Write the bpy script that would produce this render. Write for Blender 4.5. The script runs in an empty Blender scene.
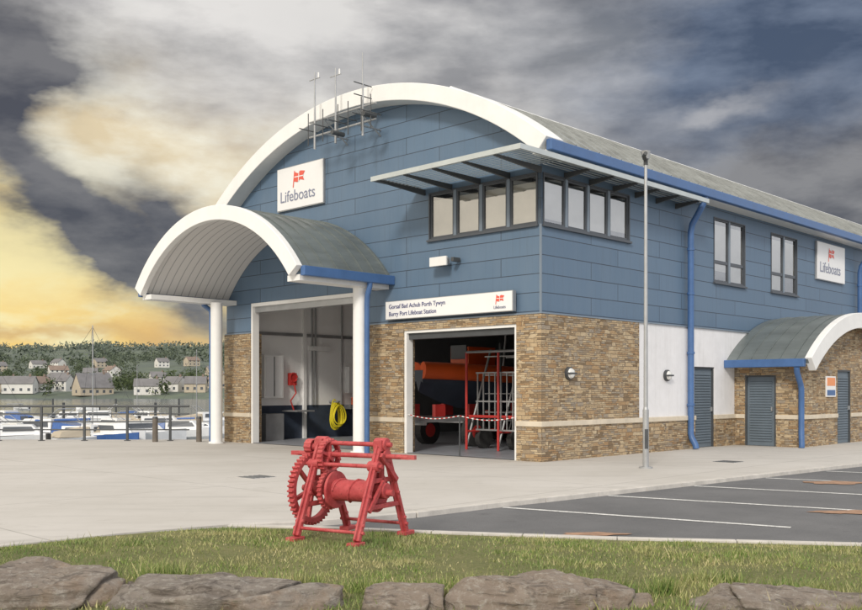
import bpy, bmesh, math, random
import numpy as np
from mathutils import Vector, Matrix, noise as mnoise
random.seed(7); np.random.seed(7)
D=bpy.data; scene=bpy.context.scene
scene.view_settings.view_transform='Standard'
try: scene.view_settings.look='None'
except Exception: pass
scene.view_settings.exposure=0

# ---------------------------------------------------------------- node helpers
class NT:
    def __init__(s,nt):
        s.nt=nt; s.n=nt.nodes; s.l=nt.links
    def new(s,t,**kw):
        nd=s.n.new(t)
        for k,v in kw.items(): setattr(nd,k,v)
        return nd
    def put(s,sock,v):
        if v is None: return
        if hasattr(v,'is_linked'): s.l.new(v,sock)
        else:
            if isinstance(v,(tuple,list)):
                L=len(sock.default_value)
                v=tuple(v)+(1.0,)*(L-len(v)) if len(v)<L else tuple(v)[:L]
            sock.default_value=v
    def math(s,op,a,b=None,c=None,clamp=False):
        nd=s.new('ShaderNodeMath',operation=op); nd.use_clamp=clamp
        s.put(nd.inputs[0],a)
        if b is not None: s.put(nd.inputs[1],b)
        if c is not None: s.put(nd.inputs[2],c)
        return nd.outputs[0]
    def mix(s,f,a,b,bt='MIX'):
        nd=s.new('ShaderNodeMix'); nd.data_type='RGBA'; nd.blend_type=bt; nd.clamp_factor=True
        s.put(nd.inputs[0],f); s.put(nd.inputs[6],a); s.put(nd.inputs[7],b)
        return nd.outputs[2]
    def noise(s,vec,scale,detail=4,rough=.55,dist=0,out='Fac'):
        nd=s.new('ShaderNodeTexNoise')
        s.put(nd.inputs['Vector'],vec); nd.inputs['Scale'].default_value=scale
        nd.inputs['Detail'].default_value=detail; nd.inputs['Roughness'].default_value=rough
        nd.inputs['Distortion'].default_value=dist
        return nd.outputs[out]
    def ramp(s,f,stops,interp='LINEAR'):
        nd=s.new('ShaderNodeValToRGB'); cr=nd.color_ramp; cr.interpolation=interp
        while len(cr.elements)<len(stops): cr.elements.new(.5)
        for e,(p,c) in zip(cr.elements,stops):
            e.position=p; e.color=(c,c,c,1) if isinstance(c,(int,float)) else tuple(c)+(1,)
        s.put(nd.inputs[0],f); return nd.outputs[0]
    def mapping(s,vec,scale=(1,1,1),rot=(0,0,0),loc=(0,0,0)):
        nd=s.new('ShaderNodeMapping'); s.put(nd.inputs[0],vec)
        nd.inputs['Scale'].default_value=scale; nd.inputs['Rotation'].default_value=rot; nd.inputs['Location'].default_value=loc
        return nd.outputs[0]
    def bump(s,h,strength=.3,dist=.01,nrm=None):
        nd=s.new('ShaderNodeBump'); s.put(nd.inputs['Height'],h)
        nd.inputs['Strength'].default_value=strength; nd.inputs['Distance'].default_value=dist
        if nrm is not None: s.l.new(nrm,nd.inputs['Normal'])
        return nd.outputs[0]
def newmat(name):
    m=D.materials.new(name); m.use_nodes=True
    t=NT(m.node_tree); b=t.n['Principled BSDF']
    tc=t.new('ShaderNodeTexCoord')
    return m,t,b,tc
def mul(c,k): return tuple(min(1,x*k) for x in c)
def mat(name,col,rough=.6,metal=0,var=.15,vs=2.5,bump=.1,bs=60,bd=.004,spec=.5,grime=0):
    m,t,b,tc=newmat(name)
    n=t.noise(tc.outputs['Object'],vs,5,.65)
    f=t.ramp(n,[(.3,0),(.7,1)])
    c=t.mix(f,mul(col,1-var),mul(col,1+var))
    if grime>0:
        g=t.noise(t.mapping(tc.outputs['Object'],(5,5,.45)),1.3,6,.7)
        sp=t.new('ShaderNodeSeparateXYZ'); t.l.new(tc.outputs['Object'],sp.inputs[0])
        lo=t.ramp(sp.outputs[2],[(0,1),(1.0,.35)])
        gf=t.math('MULTIPLY',t.ramp(g,[(.48,0),(.72,grime)]),lo)
        c=t.mix(gf,c,(.30,.28,.24))
    t.put(b.inputs['Base Color'],c)
    if bump>0:
        n2=t.noise(tc.outputs['Object'],bs,3,.6)
        t.put(b.inputs['Normal'],t.bump(n2,bump,bd))
    t.put(b.inputs['Roughness'],t.math('ADD',t.math('MULTIPLY',n,.25),rough-.12,clamp=True))
    b.inputs['Metallic'].default_value=metal
    b.inputs['Specular IOR Level'].default_value=spec
    return m

# ---------------------------------------------------------------- materials
def m_clad():
    m,t,b,tc=newmat('blue_cladding')
    br=t.new('ShaderNodeTexBrick'); br.offset=.37; br.offset_frequency=2
    t.l.new(tc.outputs['UV'],br.inputs['Vector'])
    t.put(br.inputs['Color1'],(0.0,0,0)); t.put(br.inputs['Color2'],(1,1,1)); t.put(br.inputs['Mortar'],(.5,.5,.5))
    br.inputs['Scale'].default_value=1; br.inputs['Mortar Size'].default_value=.009
    br.inputs['Mortar Smooth'].default_value=.1
    br.inputs['Brick Width'].default_value=3.1; br.inputs['Row Height'].default_value=.42
    base=t.mix(br.outputs['Color'],(.092,.153,.235),(.110,.178,.268))
    n=t.noise(t.mapping(tc.outputs['Object'],(1.2,1.2,.35)),1.4,6,.6)
    base=t.mix(t.ramp(n,[(.35,0),(.75,.5)]),base,(.148,.208,.285))
    st_=t.noise(t.mapping(tc.outputs['Object'],(9,9,.5)),1.0,5,.7)
    base=t.mix(t.ramp(st_,[(.52,0),(.8,.35)]),base,(.075,.10,.13))
    col=t.mix(br.outputs['Fac'],base,(.04,.055,.08))
    t.put(b.inputs['Base Color'],col); t.put(b.inputs['Roughness'],t.math('ADD',.38,t.math('MULTIPLY',n,.25)))
    inv=t.math('SUBTRACT',1,br.outputs['Fac'])
    pn=t.noise(tc.outputs['Object'],.9,2,.5)
    t.put(b.inputs['Normal'],t.bump(t.math('ADD',inv,t.math('MULTIPLY',pn,.6)),.6,.012))
    return m
def m_stone():
    m,t,b,tc=newmat('slate_stone_walling')
    uv=tc.outputs['UV']
    w=t.noise(uv,4,4,.6,out='Color')
    vm=t.new('ShaderNodeVectorMath',operation='MULTIPLY_ADD'); t.l.new(w,vm.inputs[0])
    vm.inputs[1].default_value=(.09,.05,0); t.l.new(uv,vm.inputs[2])
    def brick(wd,h,off):
        br=t.new('ShaderNodeTexBrick'); br.offset=off; br.squash=.65; br.squash_frequency=3
        t.l.new(vm.outputs[0],br.inputs['Vector'])
        t.put(br.inputs['Color1'],(0,0,0)); t.put(br.inputs['Color2'],(1,1,1)); t.put(br.inputs['Mortar'],(.5,.5,.5))
        br.inputs['Scale'].default_value=1; br.inputs['Mortar Size'].default_value=.005
        br.inputs['Mortar Smooth'].default_value=.3
        br.inputs['Brick Width'].default_value=wd; br.inputs['Row Height'].default_value=h
        return br
    b1=brick(.24,.048,.43); b2=brick(.34,.096,.31)
    msk=t.ramp(t.noise(uv,2.6,2,.5),[(.53,0),(.54,1)])
    idc=t.mix(msk,b1.outputs['Color'],b2.outputs['Color']); fac=t.mix(msk,b1.outputs['Fac'],b2.outputs['Fac'])
    c=t.ramp(idc,[(0,(.20,.135,.075)),(.12,(.44,.30,.165)),(.26,(.50,.38,.235)),(.40,(.31,.245,.175)),(.52,(.56,.43,.27)),(.64,(.38,.235,.115)),(.76,(.34,.30,.25)),(.88,(.60,.49,.33)),(1,(.24,.20,.16))],'CONSTANT')
    n=t.noise(uv,14,5,.7); c=t.mix(t.ramp(n,[(.3,0),(.7,1)]),t.mix(1,c,(.66,.63,.60),'MULTIPLY'),c)
    n3=t.noise(uv,1.1,4,.6); c=t.mix(t.ramp(n3,[(.40,.1),(.75,.45)]),c,(.44,.335,.21))
    c=t.mix(fac,c,(.16,.125,.09))
    t.put(b.inputs['Base Color'],c); b.inputs['Roughness'].default_value=.85
    h=t.math('ADD',t.math('SUBTRACT',1,fac),t.math('MULTIPLY',idc,.8))
    h=t.math('ADD',h,t.math('MULTIPLY',n,.6))
    t.put(b.inputs['Normal'],t.bump(h,1.0,.022))
    return m
def m_concrete():
    m,t,b,tc=newmat('concrete_paving'); o=tc.outputs['Object']
    n=t.noise(o,.35,6,.6); n2=t.noise(o,3,6,.7); n3=t.noise(o,60,4,.7)
    c=t.mix(t.ramp(n,[(.3,0),(.7,1)]),(.46,.438,.405),(.55,.528,.50))
    c=t.mix(t.ramp(n2,[(.5,0),(.8,.3)]),c,(.39,.365,.33))
    br=t.new('ShaderNodeTexBrick'); br.offset=0
    t.l.new(t.mapping(o,rot=(0,0,math.radians(43.9))),br.inputs['Vector'])
    br.inputs['Scale'].default_value=1; br.inputs['Mortar Size'].default_value=.012
    br.inputs['Brick Width'].default_value=4.5; br.inputs['Row Height'].default_value=4.5
    c=t.mix(t.math('MULTIPLY',br.outputs['Fac'],.55),c,(.2,.19,.17))
    sp=t.ramp(t.noise(o,1.3,8,.75,.6),[(.58,0),(.68,.4)])
    c=t.mix(sp,c,(.33,.31,.28))
    tt=t.ramp(t.noise(t.mapping(o,(.25,2.5,1),(0,0,math.radians(-46))),1,5,.6),[(.52,0),(.7,.32)])
    c=t.mix(tt,c,(.30,.29,.27))
    t.put(b.inputs['Base Color'],c); b.inputs['Roughness'].default_value=.85
    t.put(b.inputs['Normal'],t.bump(n3,.25,.004)); return m
def m_asphalt():
    m,t,b,tc=newmat('asphalt'); o=tc.outputs['Object']
    n=t.noise(o,.6,6,.65); n3=t.noise(o,110,3,.8)
    c=t.mix(t.ramp(n,[(.3,0),(.7,1)]),(.085,.087,.093),(.145,.146,.152))
    c=t.mix(t.ramp(n3,[(.45,0),(.8,.6)]),c,(.27,.27,.27))
    g=t.ramp(t.noise(o,2.2,6,.7),[(.6,0),(.7,.4)]); c=t.mix(g,c,(.055,.055,.06))
    t.put(b.inputs['Base Color'],c); b.inputs['Roughness'].default_value=.85
    t.put(b.inputs['Normal'],t.bump(n3,.5,.006)); return m
def m_seam(name,col,rough=.45):
    m,t,b,tc=newmat(name); o=tc.outputs['Object']
    n=t.noise(t.mapping(o,(.6,.6,3)),1.5,6,.6)
    t.put(b.inputs['Base Color'],t.mix(t.ramp(n,[(.3,0),(.7,1)]),mul(col,.8),mul(col,1.2)))
    b.inputs['Roughness'].default_value=rough; b.inputs['Metallic'].default_value=.35
    return m
def m_soffit():
    m,t,b,tc=newmat('soffit_boards')
    w=t.new('ShaderNodeTexWave'); w.wave_type='BANDS'; w.bands_direction='Y'
    t.l.new(tc.outputs['Object'],w.inputs['Vector']); w.inputs['Scale'].default_value=1.3
    f=t.ramp(w.outputs['Fac'],[(0,1),(.06,0)])
    t.put(b.inputs['Base Color'],t.mix(f,(.72,.71,.70),(.36,.36,.37)))
    b.inputs['Roughness'].default_value=.5; return m
def m_paint_line():
    m,t,b,tc=newmat('road_marking_paint'); o=tc.outputs['Object']
    n=t.noise(o,25,6,.8)
    t.put(b.inputs['Base Color'],t.mix(t.ramp(n,[(.46,0),(.62,.75)]),(.76,.76,.74),(.26,.26,.26)))
    b.inputs['Roughness'].default_value=.7; return m
def m_red():
    m,t,b,tc=newmat('weathered_red_paint'); o=tc.outputs['Object']
    n=t.noise(o,9,8,.7); n2=t.noise(o,38,6,.7); n3=t.noise(o,3,4,.6)
    c=t.mix(t.ramp(n,[(.3,0),(.7,1)]),(.36,.036,.042),(.56,.095,.10))
    c=t.mix(t.ramp(n3,[(.5,0),(.75,.6)]),c,(.60,.17,.16))
    c=t.mix(t.ramp(n2,[(.58,0),(.66,.85)]),c,(.13,.05,.033))
    t.put(b.inputs['Base Color'],c); t.put(b.inputs['Roughness'],t.math('ADD',.45,t.math('MULTIPLY',n2,.4)))
    t.put(b.inputs['Normal'],t.bump(n2,.6,.010)); return m
def m_rock():
    m,t,b,tc=newmat('quarry_rock'); o=tc.outputs['Object']
    n=t.noise(o,1.6,8,.65,.8); n2=t.noise(o,11,8,.8); n3=t.noise(t.mapping(o,(1,1,5)),4,6,.7,1.2)
    oi=t.new('ShaderNodeObjectInfo')
    c=t.mix(t.ramp(n,[(.3,0),(.7,1)]),(.21,.18,.155),(.44,.39,.34))
    c=t.mix(t.math('MULTIPLY',oi.outputs['Random'],.5),c,(.36,.27,.20))
    c=t.mix(t.ramp(n2,[(.5,0),(.66,.8)]),c,(.58,.54,.48))
    c=t.mix(t.ramp(n3,[(.52,0),(.62,.7)]),c,(.11,.09,.075))
    c=t.mix(t.ramp(t.noise(o,2.3,4,.6),[(.55,0),(.70,.6)]),c,(.36,.24,.15))
    c=t.mix(t.ramp(t.noise(o,4.1,5,.7),[(.62,0),(.70,.5)]),c,(.17,.18,.09))
    t.put(b.inputs['Base Color'],c); b.inputs['Roughness'].default_value=.9
    h=t.math('ADD',n2,t.math('MULTIPLY',n3,.9)); t.put(b.inputs['Normal'],t.bump(h,1.0,.05)); return m
def m_soil_grass():
    m,t,b,tc=newmat('turf'); o=tc.outputs['Object']
    n=t.noise(o,1.2,6,.65); n2=t.noise(o,30,6,.8)
    c=t.mix(t.ramp(n,[(.35,0),(.65,1)]),(.11,.14,.038),(.22,.22,.085))
    c=t.mix(t.ramp(n2,[(.45,0),(.7,.8)]),c,(.32,.28,.15))
    t.put(b.inputs['Base Color'],c); b.inputs['Roughness'].default_value=1
    t.put(b.inputs['Normal'],t.bump(n2,1,.03)); return m
def m_blades():
    m,t,b,tc=newmat('grass_blades'); o=tc.outputs['Object']
    g=t.new('ShaderNodeNewGeometry')
    r=g.outputs['Random Per Island']
    c=t.ramp(r,[(0,(.08,.14,.03)),(.35,(.16,.24,.05)),(.7,(.26,.32,.09)),(.9,(.43,.41,.18)),(1,(.57,.50,.29))])
    n=t.noise(o,1.1,5,.65)
    c=t.mix(t.ramp(n,[(.44,0),(.62,.85)]),c,t.ramp(r,[(0,(.28,.27,.10)),(1,(.58,.50,.28))]))
    n5=t.noise(o,.7,3,.6); c=t.mix(t.ramp(n5,[(.50,0),(.64,.6)]),c,(.09,.16,.038))
    t.put(b.inputs['Base Color'],c); b.inputs['Roughness'].default_value=.7
    return m
def m_water():
    m,t,b,tc=newmat('harbour_water'); o=tc.outputs['Object']
    t.put(b.inputs['Base Color'],(.10,.13,.15)); b.inputs['Roughness'].default_value=.12
    n=t.noise(t.mapping(o,(.5,1.6,1)),1.2,6,.65); t.put(b.inputs['Normal'],t.bump(n,.5,.25)); return m
def m_hill():
    m,t,b,tc=newmat('hill_fields'); o=tc.outputs['Object']
    v=t.new('ShaderNodeTexVoronoi'); t.l.new(t.mapping(o,(1,.5,.2)),v.inputs['Vector']); v.inputs['Scale'].default_value=.012
    c=t.ramp(v.outputs['Color'],[(0,(.06,.085,.03)),(.4,(.10,.13,.05)),(.6,(.065,.09,.038)),(.8,(.14,.145,.07)),(1,(.08,.10,.04))])
    n=t.noise(o,.03,8,.75)
    c=t.mix(t.ramp(n,[(.42,0),(.50,.9)]),c,(.035,.052,.028))
    c=t.mix(.40,c,(.18,.21,.205))  # aerial haze painted evenly into the field colours
    t.put(b.inputs['Base Color'],c); b.inputs['Roughness'].default_value=1; return m
def m_leaf(name,a,bc):
    m,t,b,tc=newmat(name); g=t.new('ShaderNodeNewGeometry')
    c=t.ramp(g.outputs['Random Per Island'],[(0,a),(1,bc)])
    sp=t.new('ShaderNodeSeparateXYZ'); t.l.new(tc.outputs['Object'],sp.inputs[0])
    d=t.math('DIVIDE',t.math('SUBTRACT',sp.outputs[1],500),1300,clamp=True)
    c=t.mix(d,c,(.17,.20,.19))  # haze put into the leaf colour, growing with distance
    t.put(b.inputs['Base Color'],c); b.inputs['Roughness'].default_value=.9
    return m
def m_glass():
    m=D.materials.new('window_glass'); m.use_nodes=True; t=NT(m.node_tree)
    t.n.remove(t.n['Principled BSDF'])
    tr=t.new('ShaderNodeBsdfTransparent'); tr.inputs[0].default_value=(.90,.92,.92,1)
    gl=t.new('ShaderNodeBsdfGlossy'); gl.inputs['Roughness'].default_value=.01
    tc=t.new('ShaderNodeTexCoord')
    nb=t.noise(tc.outputs['Object'],1.3,2,.5); t.l.new(t.bump(nb,.12,.03),gl.inputs['Normal'])
    fr=t.new('ShaderNodeFresnel'); fr.inputs[0].default_value=1.6
    f=t.math('ADD',t.math('MULTIPLY',fr.outputs[0],1.0),.30,clamp=True)
    mx=t.new('ShaderNodeMixShader'); t.l.new(f,mx.inputs[0]); t.l.new(tr.outputs[0],mx.inputs[1]); t.l.new(gl.outputs[0],mx.inputs[2])
    t.l.new(mx.outputs[0],t.n['Material Output'].inputs[0]); return m

CLAD=m_clad(); STONE=m_stone(); CONC=m_concrete(); ASPH=m_asphalt()
ROOF=m_seam('standing_seam_roof',(.33,.345,.34)); ROOFC=m_seam('canopy_roof_metal',(.18,.205,.205))
SOFF=m_soffit(); LINE=m_paint_line(); RED=m_red(); ROCK=m_rock(); TURF=m_soil_grass(); BLADE=m_blades()
WATER=m_water(); HILL=m_hill(); GLASS=m_glass()
WHITE=mat('white_paint',(.80,.80,.79),.45,var=.04,bump=.02,grime=.12)
RENDER=mat('white_render',(.76,.76,.78),.8,var=.05,bump=.2,bs=90,grime=.35)
BLUE=mat('blue_trim_paint',(.06,.135,.31),.4,var=.12,bump=.02)
BAND=mat('cast_stone',(.62,.55,.44),.8,var=.12,bump=.3,grime=.3)
FRAME=mat('window_frame_grey',(.075,.085,.10),.45,var=.1,bump=.02)
MULL=mat('mullion_blue_grey',(.19,.235,.29),.45,var=.1,bump=.02)
BLIND=mat('cream_blind',(.88,.84,.77),.8,var=.05,bump=.0)
DARK=mat('dark_metal',(.06,.065,.07),.5,var=.2,bump=.05)
STEEL=mat('galvanised_steel',(.42,.43,.44),.4,.6,var=.12,bump=.05)
ALU=mat('louvre_aluminium',(.50,.54,.54),.4,.3,var=.1,bump=.02)
DOORG=mat('door_grey_blue',(.13,.165,.20),.55,var=.08,bump=.05)
NAVY=mat('navy_paint',(.04,.055,.085),.5,var=.2)
INT=mat('interior_wall',(.90,.90,.89),.7,var=.02)
INTD=mat('interior_dark',(.12,.125,.13),.8,var=.1)  # darker copy of wall colour, right bay's dimness painted in; also boat deck
FLOOR=mat('bay_floor',(.30,.32,.36),.4,var=.15)
ORANGE=mat('lifeboat_orange',(.80,.12,.02),.4,var=.06,bump=.02)
RUB=mat('rubber',(.03,.03,.03),.8,var=.2)
YEL=mat('yellow_hose',(.80,.68,.03),.5,var=.1)
REDP=mat('red_plastic',(.50,.04,.035),.45,var=.15,bump=.02)
SIGNW=mat('sign_white',(.82,.82,.82),.35,var=.02,bump=0)
SIGNB=mat('sign_lettering',(.06,.07,.20),.4,var=.02,bump=0)
SIGNG=mat('sign_lettering_grey',(.22,.24,.33),.4,var=.02,bump=0)
SIGNR=mat('sign_red',(.75,.11,.07),.4,var=.02,bump=0)
SIGNO=mat('sign_orange',(.80,.30,.12),.4,var=.02,bump=0)
KERB=mat('kerb_concrete',(.53,.505,.47),.85,var=.16,vs=4,bump=.3)
PATCH=mat('rust_brown_patch',(.33,.20,.13),.9,var=.3,vs=9)
WOOD=mat('weathered_timber',(.15,.13,.11),.85,var=.25)
SLATE=mat('slate_roof',(.17,.165,.17),.7,var=.2,vs=.3)
TILE=mat('brown_tile_roof',(.22,.165,.135),.8,var=.2,vs=.3)
HWHITE=mat('house_render',(.66,.65,.62),.8,var=.08,vs=.2,bump=0)
HCREAM=mat('house_cream',(.46,.40,.31),.8,var=.08,vs=.2,bump=0)
BOATW=mat('gelcoat_white',(.78,.79,.80),.25,var=.03,bump=0)
BOATB=mat('gelcoat_blue',(.05,.12,.33),.25,var=.05,bump=0)
LEAF=m_leaf('leaf',(.028,.045,.018),(.09,.12,.045)); TRUNK=mat('bark',(.10,.08,.06),.9)
PEBB=mat('earth_and_shingle',(.22,.20,.17),.95,var=.35,vs=8,bump=.8,bs=25,bd=.03)
LENS=mat('lamp_lens',(.7,.7,.68),.2,var=.02,bump=0)

# ---------------------------------------------------------------- mesh builder
class MB:
    def __init__(s): s.v=[];s.f=[];s.m=[];s.mats=[];s.xf=None
    def mi(s,m):
        if m not in s.mats: s.mats.append(m)
        return s.mats.index(m)
    def av(s,p):
        if s.xf: p=s.xf(*p)
        s.v.append(tuple(p)); return len(s.v)-1
    def face(s,ids,m): s.f.append(ids); s.m.append(s.mi(m))
    def poly(s,pts,m): s.face([s.av(p) for p in pts],m)
    def hexa(s,p,m):
        i=[s.av(q) for q in p]
        for q in ((0,1,2,3),(7,6,5,4),(0,4,5,1),(1,5,6,2),(2,6,7,3),(3,7,4,0)): s.face([i[k] for k in q],m)
    def box(s,x0,x1,y0,y1,z0,z1,m):
        s.hexa([(x0,y0,z0),(x1,y0,z0),(x1,y1,z0),(x0,y1,z0),(x0,y0,z1),(x1,y0,z1),(x1,y1,z1),(x0,y1,z1)],m)
    def bar(s,p0,p1,w,h,m,up=(0,0,1),w2=None,h2=None):
        p0=Vector(p0);p1=Vector(p1);d=(p1-p0).normalized();u=Vector(up)
        a=d.cross(u)
        if a.length<1e-4: a=d.cross(Vector((1,0,0)))
        a.normalize(); b=a.cross(d).normalized()
        w2=w if w2 is None else w2; h2=h if h2 is None else h2
        P=[]
        for p,ww,hh in((p0,w,h),(p1,w2,h2)):
            for sa,sb in((-1,-1),(1,-1),(1,1),(-1,1)): P.append(p+a*ww/2*sa+b*hh/2*sb)
        s.hexa([tuple(q) for q in P],m)
    def path(s,pts,r,m,n=10,closed=False):
        pts=[Vector(p) for p in pts]; N=len(pts)
        if not isinstance(r,(list,tuple)): r=[r]*N
        rings=[]; prev=None
        for i,p in enumerate(pts):
            if closed: d=(pts[(i+1)%N]-pts[i-1])
            else: d=(pts[min(i+1,N-1)]-pts[max(i-1,0)])
            d.normalize()
            if prev is None:
                a=d.cross(Vector((0,0,1)))
                if a.length<1e-3: a=d.cross(Vector((1,0,0)))
            else: a=prev-d*prev.dot(d)
            a.normalize(); prev=a; b=d.cross(a)
            rings.append([s.av(tuple(p+(a*math.cos(2*math.pi*k/n)+b*math.sin(2*math.pi*k/n))*r[i])) for k in range(n)])
        R=range(N if closed else N-1)
        for i in R:
            A=rings[i];B=rings[(i+1)%N]
            for k in range(n): s.face([A[k],A[(k+1)%n],B[(k+1)%n],B[k]],m)
        if not closed: s.face(rings[0][::-1],m); s.face(rings[-1],m)
    def arc(s,cx,cz,R0,R1,half,y0,y1,n,m,m_in=None):
        a=math.asin(half/R1); A=[]
        for i in range(n+1):
            t=-a+2*a*i/n
            A.append([s.av((cx+R*math.sin(t),y,cz+R*math.cos(t))) for R,y in((R0,y0),(R1,y0),(R1,y1),(R0,y1))])
        for i in range(n):
            P=A[i];Q=A[i+1]
            for k in range(4):
                s.face([P[k],P[(k+1)%4],Q[(k+1)%4],Q[k]],m_in if (k==3 and m_in) else m)
        s.face(A[0],m); s.face(A[-1][::-1],m)
    def build(s,name,parent=None,smooth=False,bevel=0,recalc=True,tri=False):
        me=D.meshes.new(name); me.from_pydata(s.v,[],s.f)
        for m in s.mats: me.materials.append(m)
        me.polygons.foreach_set('material_index',s.m)
        if recalc or tri:
            bm=bmesh.new(); bm.from_mesh(me)
            if recalc: bmesh.ops.recalc_face_normals(bm,faces=bm.faces)
            if tri: bmesh.ops.triangulate(bm,faces=bm.faces)
            bm.to_mesh(me); bm.free()
        uv=me.uv_layers.new(name='UVMap').data
        for p in me.polygons:
            n=p.normal; ax=max(range(3),key=lambda k:abs(n[k]))
            for li in p.loop_indices:
                c=me.vertices[me.loops[li].vertex_index].co
                uv[li].uv=(c.y,c.z) if ax==0 else ((c.x,c.z) if ax==1 else (c.x,c.y))
        if smooth: me.polygons.foreach_set('use_smooth',[True]*len(me.polygons))
        o=D.objects.new(name,me); scene.collection.objects.link(o)
        if smooth:
            try:
                me.set_sharp_from_angle(angle=math.radians(40))
            except Exception: pass
        if bevel>0:
            b=o.modifiers.new('bevel','BEVEL'); b.width=bevel; b.segments=2; b.limit_method='ANGLE'; b.angle_limit=math.radians(40)
        if parent: o.parent=parent
        return o
def empty(name,loc=(0,0,0),rz=0):
    o=D.objects.new(name,None); scene.collection.objects.link(o); o.location=loc; o.rotation_euler=(0,0,rz); return o

TH=math.radians(-43.9); C0=(2.44,21.2,0)
def broot(name): return empty(name,C0,TH)
FAC=lambda s,d,z:(s,-d,z)
SID=lambda s,d,z:(d,s,z)

def text(name,body,size,loc,mtl,parent,side=False,extrude=.004,align='LEFT',sx=1):
    cu=D.curves.new(name,'FONT'); cu.body=body; cu.size=size; cu.extrude=extrude; cu.align_x=align
    tmp=D.objects.new('tmp',cu); scene.collection.objects.link(tmp)
    dg=bpy.context.evaluated_depsgraph_get(); dg.update()
    me=D.meshes.new_from_object(tmp.evaluated_get(dg)); D.objects.remove(tmp)
    me.materials.clear(); me.materials.append(mtl)
    o=D.objects.new(name,me); scene.collection.objects.link(o)
    o.parent=parent; o.location=loc; o.scale=(sx,1,1)
    o.rotation_euler=(math.radians(90),0,math.radians(90) if side else 0)
    return o

# ================================================================ BUILDING
st=broot('lifeboat_station')
W=12.2; L=28.; CX=-5.9; RR=10.0; HALF=6.4; CZ=9.33-RR
def roofz(x,R=RR-.2): return CZ+math.sqrt(R*R-(x-CX)**2)
mb=MB()
holes=[(-3.45,-.08,5.30,6.46)]
def zlow(x): return 4.2 if -10.87<x<-5.75 else 3.3
bp=set([-W,-10.87,-5.75,-3.45,-.08,0.0]); x=-W
while x<0: bp.add(round(x,3)); x+=.3
bp=sorted(bp)
for a,b_ in zip(bp[:-1],bp[1:]):
    mid=(a+b_)/2
    hh=[h for h in holes if h[0]<mid<h[1]]
    z0=zlow(mid)
    if hh:
        mb.poly([(a,0,z0),(b_,0,z0),(b_,0,hh[0][2]),(a,0,hh[0][2])],CLAD); z0=hh[0][3]
    mb.poly([(a,0,z0),(b_,0,z0),(b_,0,roofz(b_)),(a,0,roofz(a))],CLAD)
yh=[(.08,3.62,5.30,6.46),(8.0,9.94,4.66,6.5),(11.7,13.65,4.66,6.5),(20.5,22.4,4.66,6.5),(24,26,4.66,6.5)]
ys=sorted(set([0,L]+[h[0] for h in yh]+[h[1] for h in yh]))
for a,b_ in zip(ys[:-1],ys[1:]):
    mid=(a+b_)/2; hh=[h for h in yh if h[0]<mid<h[1]]
    z0=3.3
    if hh: mb.poly([(0,a,z0),(0,b_,z0),(0,b_,hh[0][2]),(0,a,hh[0][2])],CLAD); z0=hh[0][3]
    mb.poly([(0,a,z0),(0,b_,z0),(0,b_,6.9),(0,a,6.9)],CLAD)
mb.poly([(-W,0,0),(-W,L,0),(-W,L,7.0),(-W,0,7.0)],CLAD)
bk=[(0,L,0),(-W,L,0)]+[(x,L,roofz(x)) for x in np.linspace(-W,0,20)]
mb.poly(bk,CLAD)
mb.build('cladding_walls',st,recalc=False)
mb=MB(); T=.35
mb.box(-.65,.06,-.06,T,0,3.3,STONE)
mb.box(-5.75,-4.3,-.06,T,0,3.3,STONE)
mb.box(-W-.04,-10.87,-.06,T,0,3.3,STONE)
mb.box(-4.3,-.65,-.055,T-.02,3.1,3.3,STONE)
mb.box(-.3,.06,T,3.98,0,3.3,STONE)
mb.box(-.3,.06,3.98,6.84,0,.78,STONE)
mb.box(-.3,.06,8.0,9.2,0,.78,STONE)
mb.box(-.3,.06,16.1,L,0,.78,STONE)
mb.box(.035,.36,9.2,9.5,0,2.4,STONE); mb.box(1.28,2.0,9.2,9.5,0,2.4,STONE); mb.box(.36,1.28,9.203,9.5,2.02,2.4,STONE)
mb.box(1.7,2.0,9.5,11.8,0,2.4,STONE); mb.box(1.7,2.0,12.85,16.0,0,2.4,STONE); mb.box(1.7,1.997,11.8,12.85,2.2,2.4,STONE)
for y in np.arange(9.5,15.9,.4):
    zt=lambda yy:-2.28+math.sqrt(5.9**2-(yy-12.6)**2)
    mb.hexa([(1.7,y,2.4),(1.998,y,2.4),(1.998,y+.4,2.4),(1.7,y+.4,2.4),(1.7,y,zt(y)),(1.998,y,zt(y)),(1.998,y+.4,zt(y+.4)),(1.7,y+.4,zt(y+.4))],STONE)
mb.build('stone_walling',st)
mb=MB()
def bandf(x0,x1): mb.box(x0,x1,-.095,.1,.78,.9,BAND)
bandf(-.655,.095); bandf(-5.755,-4.295); bandf(-W-.08,-10.865)
mb.box(-.1,.095,.1,6.845,.78,.9,BAND); mb.box(-.1,.095,7.995,9.197,.78,.9,BAND); mb.box(-.1,.095,16.1,L,.78,.9,BAND)
mb.box(1.28,2.035,9.165,9.3,.78,.9,BAND); mb.box(1.8,2.035,9.3,11.795,.78,.9,BAND); mb.box(1.8,2.035,12.855,16,.78,.9,BAND)
mb.box(.095,.355,9.165,9.3,.78,.9,BAND)
mb.build('stone_band',st,bevel=.01)
mb=MB()
mb.box(-.3,.03,3.98,6.84,.9,3.3,RENDER); mb.box(-.3,.03,6.84,8.0,2.24,3.3,RENDER); mb.box(-.3,.03,8.0,L,.9,3.3,RENDER)
mb.build('rendered_wall',st)
mb=MB()
mb.box(-4.3,.07,-.07,0.0,3.3,3.33,MULL); mb.box(-5.75,-4.3,-.07,0,3.3,3.33,MULL); mb.box(-W,-10.87,-.07,0,3.3,3.33,MULL)
mb.box(0,.07,0,L,3.3,3.33,MULL)
mb.box(-.03,.012,-.012,.03,3.33,5.3,MULL)
mb.build('cladding_trim',st)
mb=MB()
mb.arc(CX,CZ,RR-.12,RR,HALF,.12,L+.4,40,ROOF,WHITE)
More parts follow.
